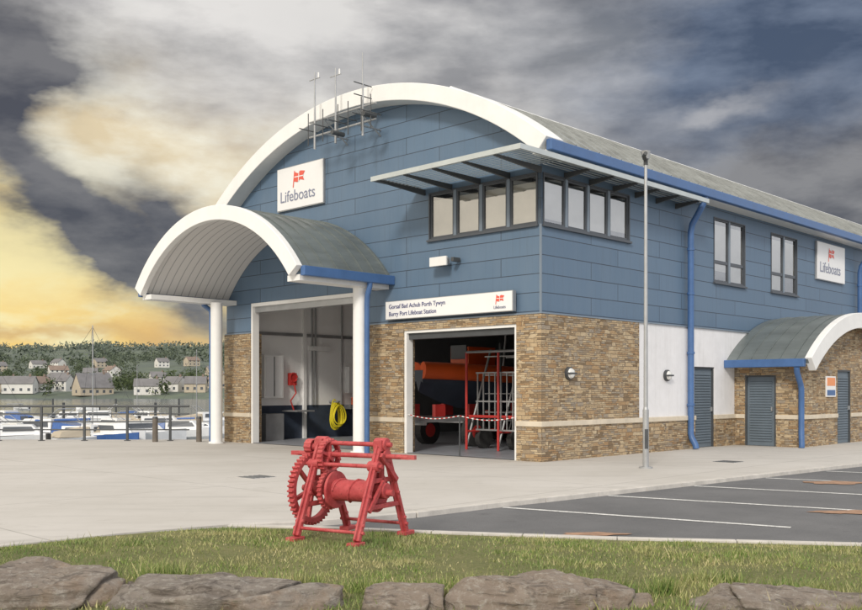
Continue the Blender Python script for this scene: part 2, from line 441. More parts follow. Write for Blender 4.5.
mb.build('roof',st,smooth=True)
mb=MB()
a0=math.asin(HALF/RR)
y=.6
while y<L:
    n=22
    for i in range(n):
        t0=-a0+2*a0*i/n; t1=-a0+2*a0*(i+1)/n
        P=[]
        for t in(t0,t1):
            for R,yy in((RR-.01,y-.018),(RR-.01,y+.018),(RR+.06,y+.018),(RR+.06,y-.018)): P.append((CX+R*math.sin(t),yy,CZ+R*math.cos(t)))
        mb.hexa(P,ROOF)
    y+=.46
mb.build('roof_seams',st)
mb=MB()
mb.arc(CX,CZ,RR-.36,RR+.06,HALF+.03,-.5,.14,48,WHITE)
mb.build('arched_verge',st,smooth=True,bevel=.015)
mb=MB()
xe=CX+HALF
ze=CZ+math.sqrt(RR*RR-HALF*HALF)
for sx in(1,-1):
    X=lambda d:CX+sx*(HALF+d)
    xs=sorted((X(-.04),X(.11)))
    mb.box(xs[0],xs[1],-.42,L+.4,ze-.24,ze+.0,BLUE)
mb.build('gutter_fascia',st,bevel=.02)
mb=MB()
mb.box(0.0,xe-.04,-.3,L+.4,ze-.23,ze-.18,WHITE)
mb.box(CX-HALF+.04,-W,-.3,L+.4,ze-.23,ze-.18,WHITE)
mb.build('soffit',st)
mb=MB()
t=.30
mb.path([(CX+(RR+.11)*math.sin(t),.2,CZ+(RR+.11)*math.cos(t)),(CX+(RR+.11)*math.sin(t),L,CZ+(RR+.11)*math.cos(t))],.06,WHITE,8)
for yy in np.arange(.6,L,1.38): mb.box(CX+RR*math.sin(t)-.02,CX+RR*math.sin(t)+.05,yy-.03,yy+.03,CZ+RR*math.cos(t)-.05,CZ+(RR+.1)*math.cos(t),WHITE)
mb.build('roof_safety_rail',st)

def window(mb,xf,s0,s1,z0,z1,n,transom=None,mull=MULL,blindtop=.12,blinds=None):
    mb.xf=xf
    fw=.045
    mb.box(s0,s0+.03,-.16,.02,z0,z1,FRAME); mb.box(s1-.03,s1,-.16,.02,z0,z1,FRAME)
    mb.box(s0+.03,s1-.03,-.16,.02,z0,z0+.03,FRAME); mb.box(s0+.03,s1-.03,-.16,.02,z1-.03,z1,FRAME)
    mb.box(s0-.03,s1+.03,-.02,.07,z0-.05,z0-.002,FRAME)
    w=(s1-s0-.06)/n
    for i in range(n):
        a=s0+.03+i*w; b_=a+w
        if i>0: mb.box(a-.045,a+.045,-.14,.0,z0+.03,z1-.03,mull)
        m0=.045 if i>0 else 0; m1=.045 if i<n-1 else 0
        A=a+m0;B=b_-m1
        zs=[z0+.03,z1-.03] if not transom else [z0+.03,transom,z1-.03]
        for j in range(len(zs)-1):
            za,zb=zs[j],zs[j+1]
            mb.box(A,A+fw,-.09,-.02,za,zb,FRAME); mb.box(B-fw,B,-.09,-.02,za,zb,FRAME)
            mb.box(A+fw,B-fw,-.09,-.02,za,za+fw,FRAME); mb.box(A+fw,B-fw,-.09,-.02,zb-fw,zb,FRAME)
            mb.poly([(A+fw,-.05,za+fw),(B-fw,-.05,za+fw),(B-fw,-.05,zb-fw),(A+fw,-.05,zb-fw)],GLASS)
        bt=(blinds[i] if blinds else z0+.02)
        mb.box(A+.01,B-.01,-.085,-.075,bt,z1-blindtop-.06,BLIND)
    mb.box(s0+.03,s1-.03,-.36,-.34,z0,z1,NAVY)
    mb.xf=None
mb=MB()
window(mb,FAC,-3.45,-.08,5.30,6.46,4,blinds=[5.36,5.34,5.33,5.35])
window(mb,SID,.08,3.62,5.30,6.46,4,blinds=[5.45,5.33,5.33,5.5])
for s0,s1,bl in((8.0,9.94,[5.0,4.7]),(11.7,13.65,[4.7,5.2]),(20.5,22.4,[5,5]),(24,26,[5,5])): window(mb,SID,s0,s1,4.66,6.5,2,transom=5.25,blinds=bl)
mb.build('windows',st,recalc=False)
mb=MB(); mb.box(-.08,.0,0.0,.08,5.30,6.46,MULL); mb.build('corner_mullion',st)

mb=MB(); zb=6.60
for i in range(12):
    y=-.12-.125*i
    mb.hexa([(-3.75,y-.06,zb-.02),(.62,y-.06,zb-.02),(.62,y+.06,zb+.02),(-3.75,y+.06,zb+.02),(-3.75,y-.06,zb-.008),(.62,y-.06,zb-.008),(.62,y+.06,zb+.032),(-3.75,y+.06,zb+.032)],ALU)
mb.box(-3.8,.68,-1.64,-1.58,zb-.05,zb+.06,ALU)
for i in range(5):
    x=.1+.125*i
    mb.hexa([(x-.06,0.02,zb+.02),(x+.06,.02,zb-.02),(x+.06,6.3,zb-.02),(x-.06,6.3,zb+.02),(x-.06,0.02,zb+.032),(x+.06,.02,zb-.008),(x+.06,6.3,zb-.008),(x-.06,6.3,zb+.032)],ALU)
mb.box(.68,.73,-1.64,6.35,zb-.05,zb+.06,ALU)
mb.box(-3.8,-3.75,-1.58,0,zb-.04,zb+.05,DARK)
mb.build('sunshade_louvres',st)
mb=MB()
for x in(-3.6,-2.7,-1.8,-.9,0.0):
    mb.hexa([(x-.03,0,zb-.17),(x+.03,0,zb-.17),(x+.03,0,zb-.03),(x-.03,0,zb-.03),(x-.03,-1.6,zb-.07),(x+.03,-1.6,zb-.07),(x+.03,-1.6,zb-.03),(x-.03,-1.6,zb-.03)],DARK)
for y in(.9,1.9,2.9,3.9,4.9,5.9):
    mb.hexa([(0,y-.03,zb-.17),(0,y+.03,zb-.17),(0,y+.03,zb-.03),(0,y-.03,zb-.03),(.68,y-.03,zb-.07),(.68,y+.03,zb-.07),(.68,y+.03,zb-.03),(.68,y-.03,zb-.03)],DARK)
mb.build('sunshade_brackets',st)

cx=-8.5; cR=4.63; cz=6.34-cR; ch=3.7; yF=-3.04
mb=MB(); mb.arc(cx,cz,cR-.16,cR,ch,yF+.1,-.002,36,ROOFC,SOFF); mb.build('canopy_roof',st,smooth=True)
mb=MB()
a1=math.asin(ch/cR)
for y in np.arange(yF+.4,-.1,.42):
    n=20
    for i in range(n):
        t0=-a1+2*a1*i/n; t1=-a1+2*a1*(i+1)/n; P=[]
        for tt in(t0,t1):
            for R,yy in((cR-.01,y-.012),(cR-.01,y+.012),(cR+.035,y+.012),(cR+.035,y-.012)): P.append((cx+R*math.sin(tt),yy,cz+R*math.cos(tt)))
        mb.hexa(P,ROOFC)
mb.build('canopy_roof_seams',st)
mb=MB(); mb.arc(cx,cz,cR-.33,cR+.05,ch+.04,yF-.06,yF+.12,40,WHITE); mb.build('canopy_verge',st,smooth=True,bevel=.012)
mb=MB()
zs=cz+math.sqrt(cR**2-ch**2)
for sx in(1,-1):
    xs=sorted((cx+sx*(ch-.02),cx+sx*(ch+.14))); mb.box(xs[0],xs[1],yF+.1,-.004,zs-.2,zs+.03,BLUE)
mb.build('canopy_gutters',st,bevel=.015)
mb=MB()
for sx in(1,-1):
    xs=sorted((cx+sx*(ch-.55),cx+sx*(ch-.08))); mb.box(xs[0],xs[1],yF+.13,-.01,zs-.3,zs-.16,WHITE)
XC1,XC2=-5.12,-11.55
for x in(XC1,XC2):
    mb.path([(x,-.8,0),(x,-.8,zs-.28)],.175,WHITE,24)
    mb.path([(x,-.8,0.0),(x,-.8,.05)],.24,WHITE,24)
mb.build('canopy_columns_and_beams',st,smooth=True)
mb=MB()
mb.box(-10.87,-10.79,-.03,.2,0,4.2,WHITE); mb.box(-5.83,-5.75,-.03,.2,0,4.2,WHITE); mb.box(-10.79,-5.83,-.03,.2,4.1,4.2,WHITE)
mb.box(-10.79,-5.83,.06,.3,3.93,4.1,STEEL)
mb.box(-4.3,-4.22,-.02,.2,0,3.1,WHITE); mb.box(-.73,-.65,-.02,.2,0,3.1,WHITE); mb.box(-4.22,-.73,-.02,.2,3.03,3.1,WHITE)
mb.box(-4.22,-.73,.06,.3,2.88,3.03,DARK)
mb.build('door_frames',st)
def louvre_door(mb,s0,s1,z1):
    mb.box(s0,s0+.05,-.12,.0,0,z1,DARK); mb.box(s1-.05,s1,-.12,.0,0,z1,DARK); mb.box(s0+.05,s1-.05,-.12,0,z1-.05,z1,DARK)
    mb.box(s0+.05,s1-.05,-.1,-.05,0.01,z1-.05,DOORG)
    z=.15
    while z<z1-.2:
        mb.hexa([(s0+.13,-.05,z),(s1-.13,-.05,z),(s1-.13,-.02,z-.01),(s0+.13,-.02,z-.01),(s0+.13,-.05,z+.045),(s1-.13,-.05,z+.045),(s1-.13,-.02,z+.02),(s0+.13,-.02,z+.02)],DOORG); z+=.075
    mb.box(s1-.14,s1-.1,-.05,.02,1.0,1.12,STEEL)
mb=MB()
mb.xf=SID; louvre_door(mb,6.84,8.0,2.24)
mb.xf=lambda s,d,z:(s,9.2-d,z); louvre_door(mb,.36,1.28,2.02)
mb.xf=lambda s,d,z:(1.99+d,s,z); louvre_door(mb,11.8,12.85,2.2)
mb.xf=None; mb.build('side_doors',st)
pR=6.13; pz=3.85-pR; ph=3.92
PX=lambda x,y,z:(y,x,z)
mb=MB(); mb.xf=PX; mb.arc(12.6,pz,pR-.14,pR,ph,.03,2.4,30,ROOFC,SOFF); mb.build('porch_roof',st,smooth=True)
mb=MB(); a2=math.asin(ph/pR)
for xx in np.arange(.35,2.3,.42):
    for i in range(18):
        t0=-a2+2*a2*i/18; t1=-a2+2*a2*(i+1)/18; P=[]
        for tt in(t0,t1):
            for R,q in((pR-.01,xx-.012),(pR-.01,xx+.012),(pR+.035,xx+.012),(pR+.035,xx-.012)): P.append((q,12.6+R*math.sin(tt),pz+R*math.cos(tt)))
        mb.hexa(P,ROOFC)
mb.build('porch_roof_seams',st)
mb=MB(); mb.xf=PX; mb.arc(12.6,pz,pR-.4,pR+.05,ph+.03,2.32,2.52,32,WHITE); mb.build('porch_verge',st,smooth=True,bevel=.012)
mb=MB(); zp=pz+math.sqrt(pR**2-ph**2)
mb.box(.035,2.34,8.54,8.7,zp-.2,zp+.02,BLUE); mb.box(.035,2.3,16.5,16.66,zp-.2,zp+.02,BLUE)
mb.build('porch_gutters',st,bevel=.015)
mb=MB(); mb.box(.04,2.3,8.7,9.19,zp-.12,zp-.07,WHITE); mb.build('porch_soffit',st)
mb=MB()
def dp(pts,r=.075): mb.path(pts,r,BLUE,12)
for y in(6.45,18.8):
    dp([(.5,y+.12,ze-.22),(.45,y+.08,ze-.45),(.18,y,ze-.95),(.14,y,ze-1.15),(.14,y,.42),(.17,y,.3),(.28,y,.12),(.30,y,.02)],.085)
    for z in(1.2,2.6,4.2,5.4): mb.path([(.14,y,z-.03),(.14,y,z+.03)],.105,BLUE,12)
dp([(2.12,8.62,zp-.2),(2.11,8.66,zp-.35),(2.06,9.0,zp-.65),(2.06,9.07,zp-.8),(2.06,9.07,.4),(2.1,9.0,.1),(2.1,9.0,0.01)],.08)
x=XC1+.27
dp([(cx+ch+.06,-.8,zs-.18),(cx+ch+.05,-.8,zs-.3),(x+.02,-.8,zs-.5),(x,-.8,zs-.7),(x,-.8,.01)],.07)
x=XC2-.27
dp([(cx-ch-.06,-.8,zs-.18),(cx-ch-.05,-.8,zs-.3),(x-.02,-.8,zs-.5),(x,-.8,zs-.7),(x,-.8,.01)],.07)
mb.build('downpipes',st,smooth=True)
# interior
mb=MB()
mb.poly([(-11.9,-.02,.014),(-.3,-.02,.014),(-.3,14,.014),(-11.9,14,.014)],FLOOR)
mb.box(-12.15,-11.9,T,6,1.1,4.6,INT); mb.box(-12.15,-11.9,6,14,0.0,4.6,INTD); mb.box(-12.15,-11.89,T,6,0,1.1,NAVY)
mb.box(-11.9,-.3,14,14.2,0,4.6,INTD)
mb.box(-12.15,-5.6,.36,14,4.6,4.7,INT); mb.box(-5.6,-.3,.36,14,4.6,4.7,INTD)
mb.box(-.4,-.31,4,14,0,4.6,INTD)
mb.box(-11.9,-11.8,2.72,2.84,0,4.6,WHITE); mb.box(-11.9,-11.75,5.6,5.9,0,4.6,STEEL)
mb.box(-11.9,-11.62,1.0,1.75,1.35,2.7,INT); mb.box(-11.62,-11.6,1.05,1.7,1.4,2.65,SIGNW); mb.box(-11.6,-11.58,1.36,1.38,1.4,2.65,DARK)
mb.box(-11.9,-11.84,.7,5.6,3.35,3.45,STEEL)
for yy in(3.1,3.25,4.4): mb.path([(-11.84,yy,1.1),(-11.84,yy,4.5)],.03,STEEL,8)
mb.box(-11.9,-11.7,3.0,3.8,2.9,3.05,WHITE)
mb.box(-11.9,-11.7,4.6,5.3,1.5,2.4,SIGNW)
mb.box(-11.9,-11.1,1.9,2.6,.9,.95,STEEL); mb.box(-11.85,-11.4,.9,1.6,.014,.85,STEEL)
mb.box(-11.9,-11.5,4.5,5.5,.95,1.1,STEEL); mb.box(-11.7,-11.4,4.7,4.95,1.1,1.35,ORANGE)
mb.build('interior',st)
root=broot('hose_reel')
mb=MB(); mb.box(-11.86,-11.7,2.1,2.35,1.75,2.15,REDP); mb.path([(-11.72,2.22,1.9),(-11.68,2.3,1.5),(-11.7,2.1,1.25),(-11.7,2.25,.9)],.025,REDP,8)
mb.path([(-11.7,2.22+.14*math.cos(a),2.0+.14*math.sin(a)) for a in np.linspace(0,6.0,14)],.03,REDP,8); mb.build('reel',root)
root=broot('yellow_hose')
mb=MB()
for k in range(8):
    pts=[(-11.65+.035*k,3.9+.05*math.sin(k*2.1)+(.17+.012*k)*math.sin(a)*(1-.25*math.cos(a)),.75+.03*math.cos(k*1.7)+(.5-.025*k)*math.cos(a)) for a in np.linspace(0,2*math.pi,20,endpoint=False)]
    mb.path(pts,.022,YEL,8,closed=True)
mb.box(-11.88,-11.4,3.85,3.95,1.18,1.23,STEEL); mb.build('hose_coil',root,smooth=True)

def loft(mb,secs,m,mtop=None):
    rings=[[mb.av(p) for p in s] for s in secs]
    for A,B in zip(rings[:-1],rings[1:]):
        n=len(A)
        for k in range(n-1): mb.face([A[k],A[k+1],B[k+1],B[k]],m)
        mb.face([A[-1],A[0],B[0],B[-1]],mtop or m)
    mb.face(rings[0],m); mb.face(rings[-1][::-1],m)
lb=broot('lifeboat')
mb=MB(); bx=-5.7; by=.6
secs=[]
for i in range(9):
    f=i/8; y=1.3+by+6.6*f; w=1.05*min(1,(f*2.2+.05))**.6; keel=1.0+.55*(1-min(1,f*2.5))**2; dk=1.9+.25*(1-f)
    secs.append([(bx-w,y,dk),(bx-w*.92,y,dk-.35),(bx-w*.55,y,keel+.3),(bx,y,keel),(bx+w*.55,y,keel+.3),(bx+w*.92,y,dk-.35),(bx+w,y,dk)])
loft(mb,secs,NAVY,INTD)
for sx in(1,-1):
    mb.path([(bx+sx*(s[6][0]-bx),s[0][1],s[0][2]) for s in secs],[.24]*9,ORANGE,12)
mb.build('hull',lb,smooth=True)
mb=MB(); mb.box(bx-.35,bx+.35,3.6,4.8,2.0,2.85,ORANGE); mb.box(bx-.3,bx+.3,3.55,3.6,2.5,2.9,FRAME)
for sx in(-.7,.7):
    mb.path([(bx+sx,6.4,2.0),(bx+sx*.9,6.5,3.4),(bx,6.5,3.6)],.04,STEEL,8)
mb.box(bx-.3,bx+.3,8.1,8.6,1.5,2.6,RUB); mb.build('console_and_roll_bar',lb)
tr=broot('boat_trailer')
mb=MB()
for sx in(-.7,.7):
    mb.box(bx+sx-.05,bx+sx+.05,.9,8.2,.72,.86,STEEL)
    for y in(3.2,5.4,6.5):
        mb.path([(bx+sx*1.3-.12,y,.42),(bx+sx*1.3+.12,y,.42)],.42,RUB,24); mb.path([(bx+sx*1.3-.13,y,.42),(bx+sx*1.3+.13,y,.42)],.2,REDP,16)
for y in(1.2,3.2,5.4,7.4): mb.box(bx-.95,bx+.95,y-.05,y+.05,.66,.78,STEEL)
for y in(2.2,3.6,5.6,7.6):
    for sx in(-.5,.5): mb.box(bx+sx-.06,bx+sx+.06,y-.2,y+.2,.86,1.2,REDP)
mb.build('trailer_frame',tr)
cg=broot('boarding_frame')
mb=MB()
for x in np.linspace(-3.7,-1.3,13): mb.box(x-.014,x+.014,2.1,2.128,.55,2.05,STEEL)
for z in(.55,1.3,2.05): mb.box(-3.75,-1.25,2.09,2.14,z-.02,z+.02,STEEL)
for x in(-4.0,-2.9,-1.25):
    mb.path([(x,2.0,0.02),(x,2.0,2.6)],.035,REDP,8); mb.path([(x,2.0,.5),(x,3.2,.5)],.035,REDP,8); mb.path([(x,2.0,.1),(x,3.0,2.7)],.03,STEEL,8); mb.path([(x,3.4,.1),(x,3.4,2.9)],.035,DARK,8)
    mb.path([(x-.08,2.7,.3),(x+.08,2.7,.3)],.28,RUB,18)
for y in(2.7,3.6,4.4):
    for z in(1.0,1.5,2.0,2.5): mb.box(-3.95,-1.25,y-.015,y+.015,z-.015,z+.015,STEEL)
for x in np.linspace(-3.9,-1.4,8): mb.path([(x,3.6,.3),(x+.1,4.4,2.7)],.015,STEEL,6)
mb.path([(-3.9,1.9,2.6),(-1.2,1.9,2.6)],.035,STEEL,8); mb.path([(-3.9,2.0,.9),(-1.2,2.4,.9)],.04,REDP,8)
mb.build('frame',cg)
bc=broot('barrier_chain')
mb=MB()
n=46
for i in range(n):
    f0=i/n; f1=(i+.8)/n; sag=lambda f:.98-.09*math.sin(math.pi*((f*2)%1.0))
    mb.path([(-4.2+3.5*f0,.02,sag(f0)),(-4.2+3.5*f1,.02,sag(min(f1,.999)))],.012,REDP if i%2 else WHITE,6)
mb.path([(-2.45,.02,0.02),(-2.45,.02,1.0)],.018,DARK,8); mb.build('chain',bc)

def flag(mb,xf,s,z,k,d):
    mb.xf=xf
    P=lambda pts,m,dd:mb.poly([(s+a*k,d+dd,z+b*k) for a,b in pts],m)
    P([(-.1,-.02),(-.02,-.02),(.12,1.0),(.04,1.0)],SIGNR,.004)
    P([(.03,.35),(.34,.26),(.62,.40),(1.02,.30),(.88,.58),(1.1,.86),(.66,.94),(.42,.80),(.10,.92)],SIGNR,.003)
    P([(.06,.58),(.95,.56),(.95,.62),(.07,.64)],SIGNW,.006); P([(.44,.28),(.5,.28),(.56,.94),(.5,.94)],SIGNW,.008)
    mb.xf=None
s1=broot('lifeboats_sign')
mb=MB(); mb.box(-9.5,-7.45,-.09,-.01,6.78,7.98,SIGNW); mb.build('panel',s1,bevel=.01)
mb=MB(); mb.box(-9.52,-7.43,-.07,-.005,6.76,8.0,STEEL); mb.build('panel_frame',s1)
mb=MB(); flag(mb,FAC,-8.72,7.38,.46,.095); mb.build('flag_logo',s1,recalc=False)
text('lettering','Lifeboats',.45,(-9.36,-.096,7.0),SIGNG,s1,sx=.98)
s2=broot('lifeboats_sign.001')
mb=MB(); mb.box(.01,.09,15.1,17.5,5.35,6.6,SIGNW); mb.box(.005,.07,15.08,17.52,5.33,6.62,STEEL); mb.build('panel',s2)
mb=MB(); flag(mb,SID,16.05,6.0,.46,.095); mb.build('flag_logo',s2,recalc=False)
text('lettering','Lifeboats',.5,(.096,15.28,5.6),SIGNG,s2,side=True,sx=1.0)
s3=broot('station_name_sign')
mb=MB(); mb.box(-4.8,-.66,-.2,-.1,3.40,3.84,SIGNW); mb.box(-4.82,-.64,-.19,-.08,3.385,3.855,STEEL); mb.box(-4.6,-4.5,-.08,0,3.5,3.7,STEEL); mb.box(-.9,-.8,-.08,0,3.5,3.7,STEEL); mb.build('panel',s3)
text('lettering_upper','Gorsaf Bad Achub Porth Tywyn',.155,(-4.68,-.206,3.66),SIGNB,s3,sx=.98)
text('lettering_lower','Burry Port Lifeboat Station',.155,(-4.68,-.206,3.475),SIGNB,s3,sx=.98)
mb=MB(); flag(mb,FAC,-1.12,3.56,.22,.206); mb.build('flag_logo',s3,recalc=False)
text('lettering_small','Lifeboats',.1,(-1.2,-.206,3.46),SIGNG,s3)
s4=broot('notice_sign')
mb=MB(); mb.box(2.0,2.03,10.9,11.6,1.4,2.0,SIGNW); mb.box(2.03,2.034,10.95,11.55,1.72,1.96,SIGNO); mb.box(2.03,2.034,10.95,11.55,1.44,1.6,BLUE); mb.build('panel',s4)

def wall_lamp(name,xf,s,z,d0=.06):
    r=broot(name); mb=MB(); mb.xf=xf
    def disc(d,rr):
        pts=[(s+rr*math.cos(a),d,z+rr*math.sin(a)) for a in np.linspace(0,2*math.pi,20,endpoint=False)]; return [mb.av(p) for p in pts]
    prev=disc(d0,.15); mb.face(prev,DARK)
    for d,rr,m in((d0+.06,.15,DARK),(d0+.08,.12,DARK),(d0+.12,.10,LENS),(d0+.14,.05,LENS)):
        c=disc(d,rr)
        for k in range(20): mb.face([prev[k],prev[(k+1)%20],c[(k+1)%20],c[k]],m)
        prev=c
    mb.face(prev,LENS)
    mb.box(s-.15,s+.15,d0+.10,d0+.145,z-.02,z+.02,DARK)
    mb.build('fitting',r,smooth=True)
wall_lamp('wall_lamp',SID,.95,1.98); wall_lamp('wall_lamp.001',SID,5.35,1.98,.03)
fl=broot('floodlight')
mb=MB(); mb.box(-3.05,-2.6,-.32,-.16,4.62,4.78,STEEL); mb.box(-3.1,-2.55,-.36,-.30,4.58,4.8,WHITE); mb.box(-2.88,-2.78,-.18,0,4.68,4.74,STEEL)
mb.box(-2.45,-2.36,-.3,-.05,4.66,4.76,DARK)
mb.build('lamp_body',fl,bevel=.01)
an=broot('antenna_array')
mb=MB(); ya=-.85
for x,zt in((-6.85,10.05),(-6.0,9.95),(-4.95,10.1)):
    mb.path([(x,ya,8.0),(x,ya,zt)],[.032,.018],STEEL,8)
for z in(8.35,8.75): mb.path([(-7.1,ya+.03,z),(-4.5,ya+.03,z)],.028,STEEL,8)
for x in(-6.5,-5.2):
    for z in(8.35,8.75): mb.path([(x,ya,z),(x,0,z)],.025,STEEL,8)
    mb.path([(x,ya,8.75),(x,0,8.2)],.02,STEEL,8)
for x,z in((-6.85,10.0),(-6.0,9.9)):
    mb.path([(x-.22,ya,z-.14),(x+.22,ya,z-.14)],.014,STEEL,6); mb.path([(x+.15,ya,z-.14),(x+.15,ya,z)],.02,WHITE,6)
for x in(-7.0,-6.4,-5.8,-5.4,-4.9,-4.55):
    mb.path([(x,ya-.1,8.1),(x,ya-.1,8.95)],.014,DARK,6); mb.path([(x,ya-.4,8.5),(x,ya+.2,8.5)],.014,DARK,6)
for z in(9.0,9.3): mb.path([(-4.95,ya-.3,z),(-4.95,ya+.3,z)],.014,DARK,6)
mb.path([(-4.6,ya-.3,8.45),(-4.6,ya+.1,8.45)],.07,DARK,10); mb.path([(-5.8,ya-.3,8.2),(-5.8,ya+.1,8.2)],.06,DARK,10)
mb.build('masts',an)

# ================================================================ GROUND
kerbline=[(-2.4,11.35),(-1.6,11.65),(-.9,12.05),(-.27,12.5),(.69,13.4),(3.45,15.75),(9.44,20.95),(40,47.5)]
gb=[(-80,8.5),(-8,8.5),(-5.5,9.2),(-4.4,9.8),(-3.4,10.7),(-2.4,11.2),(-1.5,11.1),(0,10.7),(2,10.25),(4.45,9.85),(8,9.5),(40,9.5),(80,9.5)]
def YB(x): return float(np.interp(x,[p[0] for p in gb],[p[1] for p in gb]))
AZ=-.06
land=[(-200,-60),(200,-60),(200,200),(62,200),(24,62),(-7.4,31),(-200,31)]
mb=MB()
mb.poly([(x,y,-.15) for x,y in land],PEBB)
for i in range(len(land)):
    a=land[i];b_=land[(i+1)%len(land)]
    mb.poly([(a[0],a[1],-.15),(b_[0],b_[1],-.15),(b_[0],b_[1],-4),(a[0],a[1],-4)],KERB)
mb.build('ground',recalc=False,tri=True)
left=[p for p in gb if p[0]<=-2.4]
ap=left[:-1]+kerbline+[(199,185),(199,199),(62,199),(23.6,61.8),(-7.6,30.8),(-80,30.8)]
mb=MB()
mb.poly([(x,y,0) for x,y in ap],CONC)
N=len(ap)
for i in range(N):
    a=ap[i];b_=ap[(i+1)%N]; mb.poly([(a[0],a[1],0),(b_[0],b_[1],0),(b_[0],b_[1],-.14),(a[0],a[1],-.14)],CONC)
mb.build('concrete_apron',recalc=False,tri=True)
asph=[(x+.05,y-.05) for x,y in kerbline]+[(198,60),(198,9.2)]+[(x,y-.3) for x,y in gb[::-1] if x>-2.4 and x<70]
mb=MB(); mb.poly([(x,y,AZ) for x,y in asph],ASPH); mb.build('car_park_asphalt',recalc=False,tri=True)
def strip(mb,pts,w,z0,z1,m,step=.91):
    P=[Vector((p[0],p[1],0)) for p in pts]
    for a,b_ in zip(P[:-1],P[1:]):
        d=b_-a; Ln=d.length
        if Ln>60: Ln=60
        d.normalize(); nrm=Vector((d.y,-d.x,0)); k=max(1,int(Ln/step))
        for i in range(k):
            p=a+d*(Ln*i/k+.004); q=a+d*(Ln*(i+1)/k-.004); r=nrm*w
            mb.hexa([(p.x,p.y,z0),(q.x,q.y,z0),(q.x+r.x,q.y+r.y,z0),(p.x+r.x,p.y+r.y,z0),(p.x,p.y,z1),(q.x,q.y,z1),(q.x+r.x,q.y+r.y,z1),(p.x+r.x,p.y+r.y,z1)],m)
mb=MB(); strip(mb,kerbline,.14,-.14,.012,KERB); mb.build('kerb',bevel=.008)
mb=MB(); strip(mb,[(x,y) for x,y in gb if x>=-2.4],-.11,-.14,.01,KERB); mb.build('kerb.001',bevel=.008)
mb=MB()
def pline(a,b_,w=.1,z=AZ+.005):
    a=Vector((a[0],a[1],0));b_=Vector((b_[0],b_[1],0));d=(b_-a).normalized();r=Vector((-d.y,d.x,0))*w/2
    mb.poly([((a-r).x,(a-r).y,z),((b_-r).x,(b_-r).y,z),((b_+r).x,(b_+r).y,z),((a+r).x,(a+r).y,z)],LINE)
st0=Vector((1.02,13.45)); stp=Vector((1.76,1.5)); dd=Vector((.86,-.51))
for i in range(12):
    a=st0+stp*i; b_=a+dd*(3.85 if i==0 else 4.2); pline(a,b_)
mb.build('parking_bay_markings',recalc=False)
mb=MB()
for (x,y,rx,ry) in((1.85,10.95,.38,.13),(5.7,12.9,.5,.2),(7.2,17.0,.55,.3)):
    pts=[(x+rx*math.cos(a)*(1+.2*math.sin(3*a+x)+.08*math.sin(9*a)),y+ry*math.sin(a)*(1+.2*math.cos(5*a)+.08*math.sin(11*a)),AZ+.009) for a in np.linspace(0,2*math.pi,40,endpoint=False)]
    mb.poly(pts,PATCH)
mb.build('asphalt_patches',recalc=False)
for i,(x,y) in enumerate(((-3.2,17.5),(6.6,21.2))):
    r=empty('manhole_cover' if i==0 else 'manhole_cover.%03d'%i,(x,y,0),TH); mb=MB()
    mb.box(-.3,.3,-.3,.3,-.01,.004,KERB); mb.box(-.26,.26,-.26,.26,0,.008,STEEL)
    for k in range(5): mb.box(-.24,.24,-.23+.11*k,-.20+.11*k,.005,.012,DARK)
    mb.build('cover_plate',r)

def gz(x,y):
    e=min(1,max(0,(YB(x)-y)/.9))
    return -.015+.05*e+.03*mnoise.noise(Vector((x*.9,y*.9,0)))*e+.02*mnoise.noise(Vector((x*3,y*3,2)))*e
mb=MB(); xs=np.arange(-40,60,.35); K=26
grid=[]
for x in xs:
    yb=YB(x)-.005; col=[]
    for j in range(K+1):
        y=3.0+(yb-3.0)*j/K; col.append(mb.av((x,y,gz(x,y) if y>6.6 else gz(x,y)-.35*(6.6-y)/3.6)))
    grid.append(col)
for i in range(len(xs)-1):
    for j in range(K): mb.face([grid[i][j],grid[i+1][j],grid[i+1][j+1],grid[i][j+1]],TURF)
mb.build('grass_bank',recalc=False,smooth=True)
NB=95000
X=np.random.uniform(-6.5,7,NB); Yb=np.interp(X,[p[0] for p in gb],[p[1] for p in gb]); Y=6.7+(Yb+.03-6.7)*np.random.rand(NB)
dens=np.array([mnoise.noise(Vector((x*1.3,y*1.3,5.))) for x,y in zip(X,Y)])
keep=np.random.rand(NB)<(.75+dens*1.2); X=X[keep];Y=Y[keep];dens=dens[keep]; Yb=Yb[keep]
Z=np.array([gz(x,y) for x,y in zip(X,Y)])-.005
n=len(X); h=np.random.uniform(.015,.042,n)*(1+np.clip(dens,0,1)*1.2)
tuft=np.random.rand(n)<.03; h[tuft]*=2.3
h*=np.clip(.45+(Yb-Y)/.8,.45,1)
h[Y<7.6]*=1.5
an_=np.random.uniform(0,2*math.pi,n); w=np.random.uniform(.003,.007,n); lean=np.random.uniform(-.6,.6,(n,2))*h[:,None]
V=np.zeros((n,3,3)); V[:,0]=np.c_[X-w*np.cos(an_),Y-w*np.sin(an_),Z]; V[:,1]=np.c_[X+w*np.cos(an_),Y+w*np.sin(an_),Z]; V[:,2]=np.c_[X+lean[:,0],Y+lean[:,1],Z+h]
def triobj(name,V,m,parent=None):
    n=len(V); me=D.meshes.new(name); me.vertices.add(n*3); me.vertices.foreach_set('co',V.reshape(-1))
    me.loops.add(n*3); me.loops.foreach_set('vertex_index',np.arange(n*3,dtype=np.int32))
    me.polygons.add(n); me.polygons.foreach_set('loop_start',np.arange(0,n*3,3,dtype=np.int32)); me.polygons.foreach_set('loop_total',np.full(n,3,dtype=np.int32))
    me.update(); me.validate(); me.materials.append(m)
    o=D.objects.new(name,me); scene.collection.objects.link(o); o.parent=parent; return o
triobj('grass',V,BLADE)

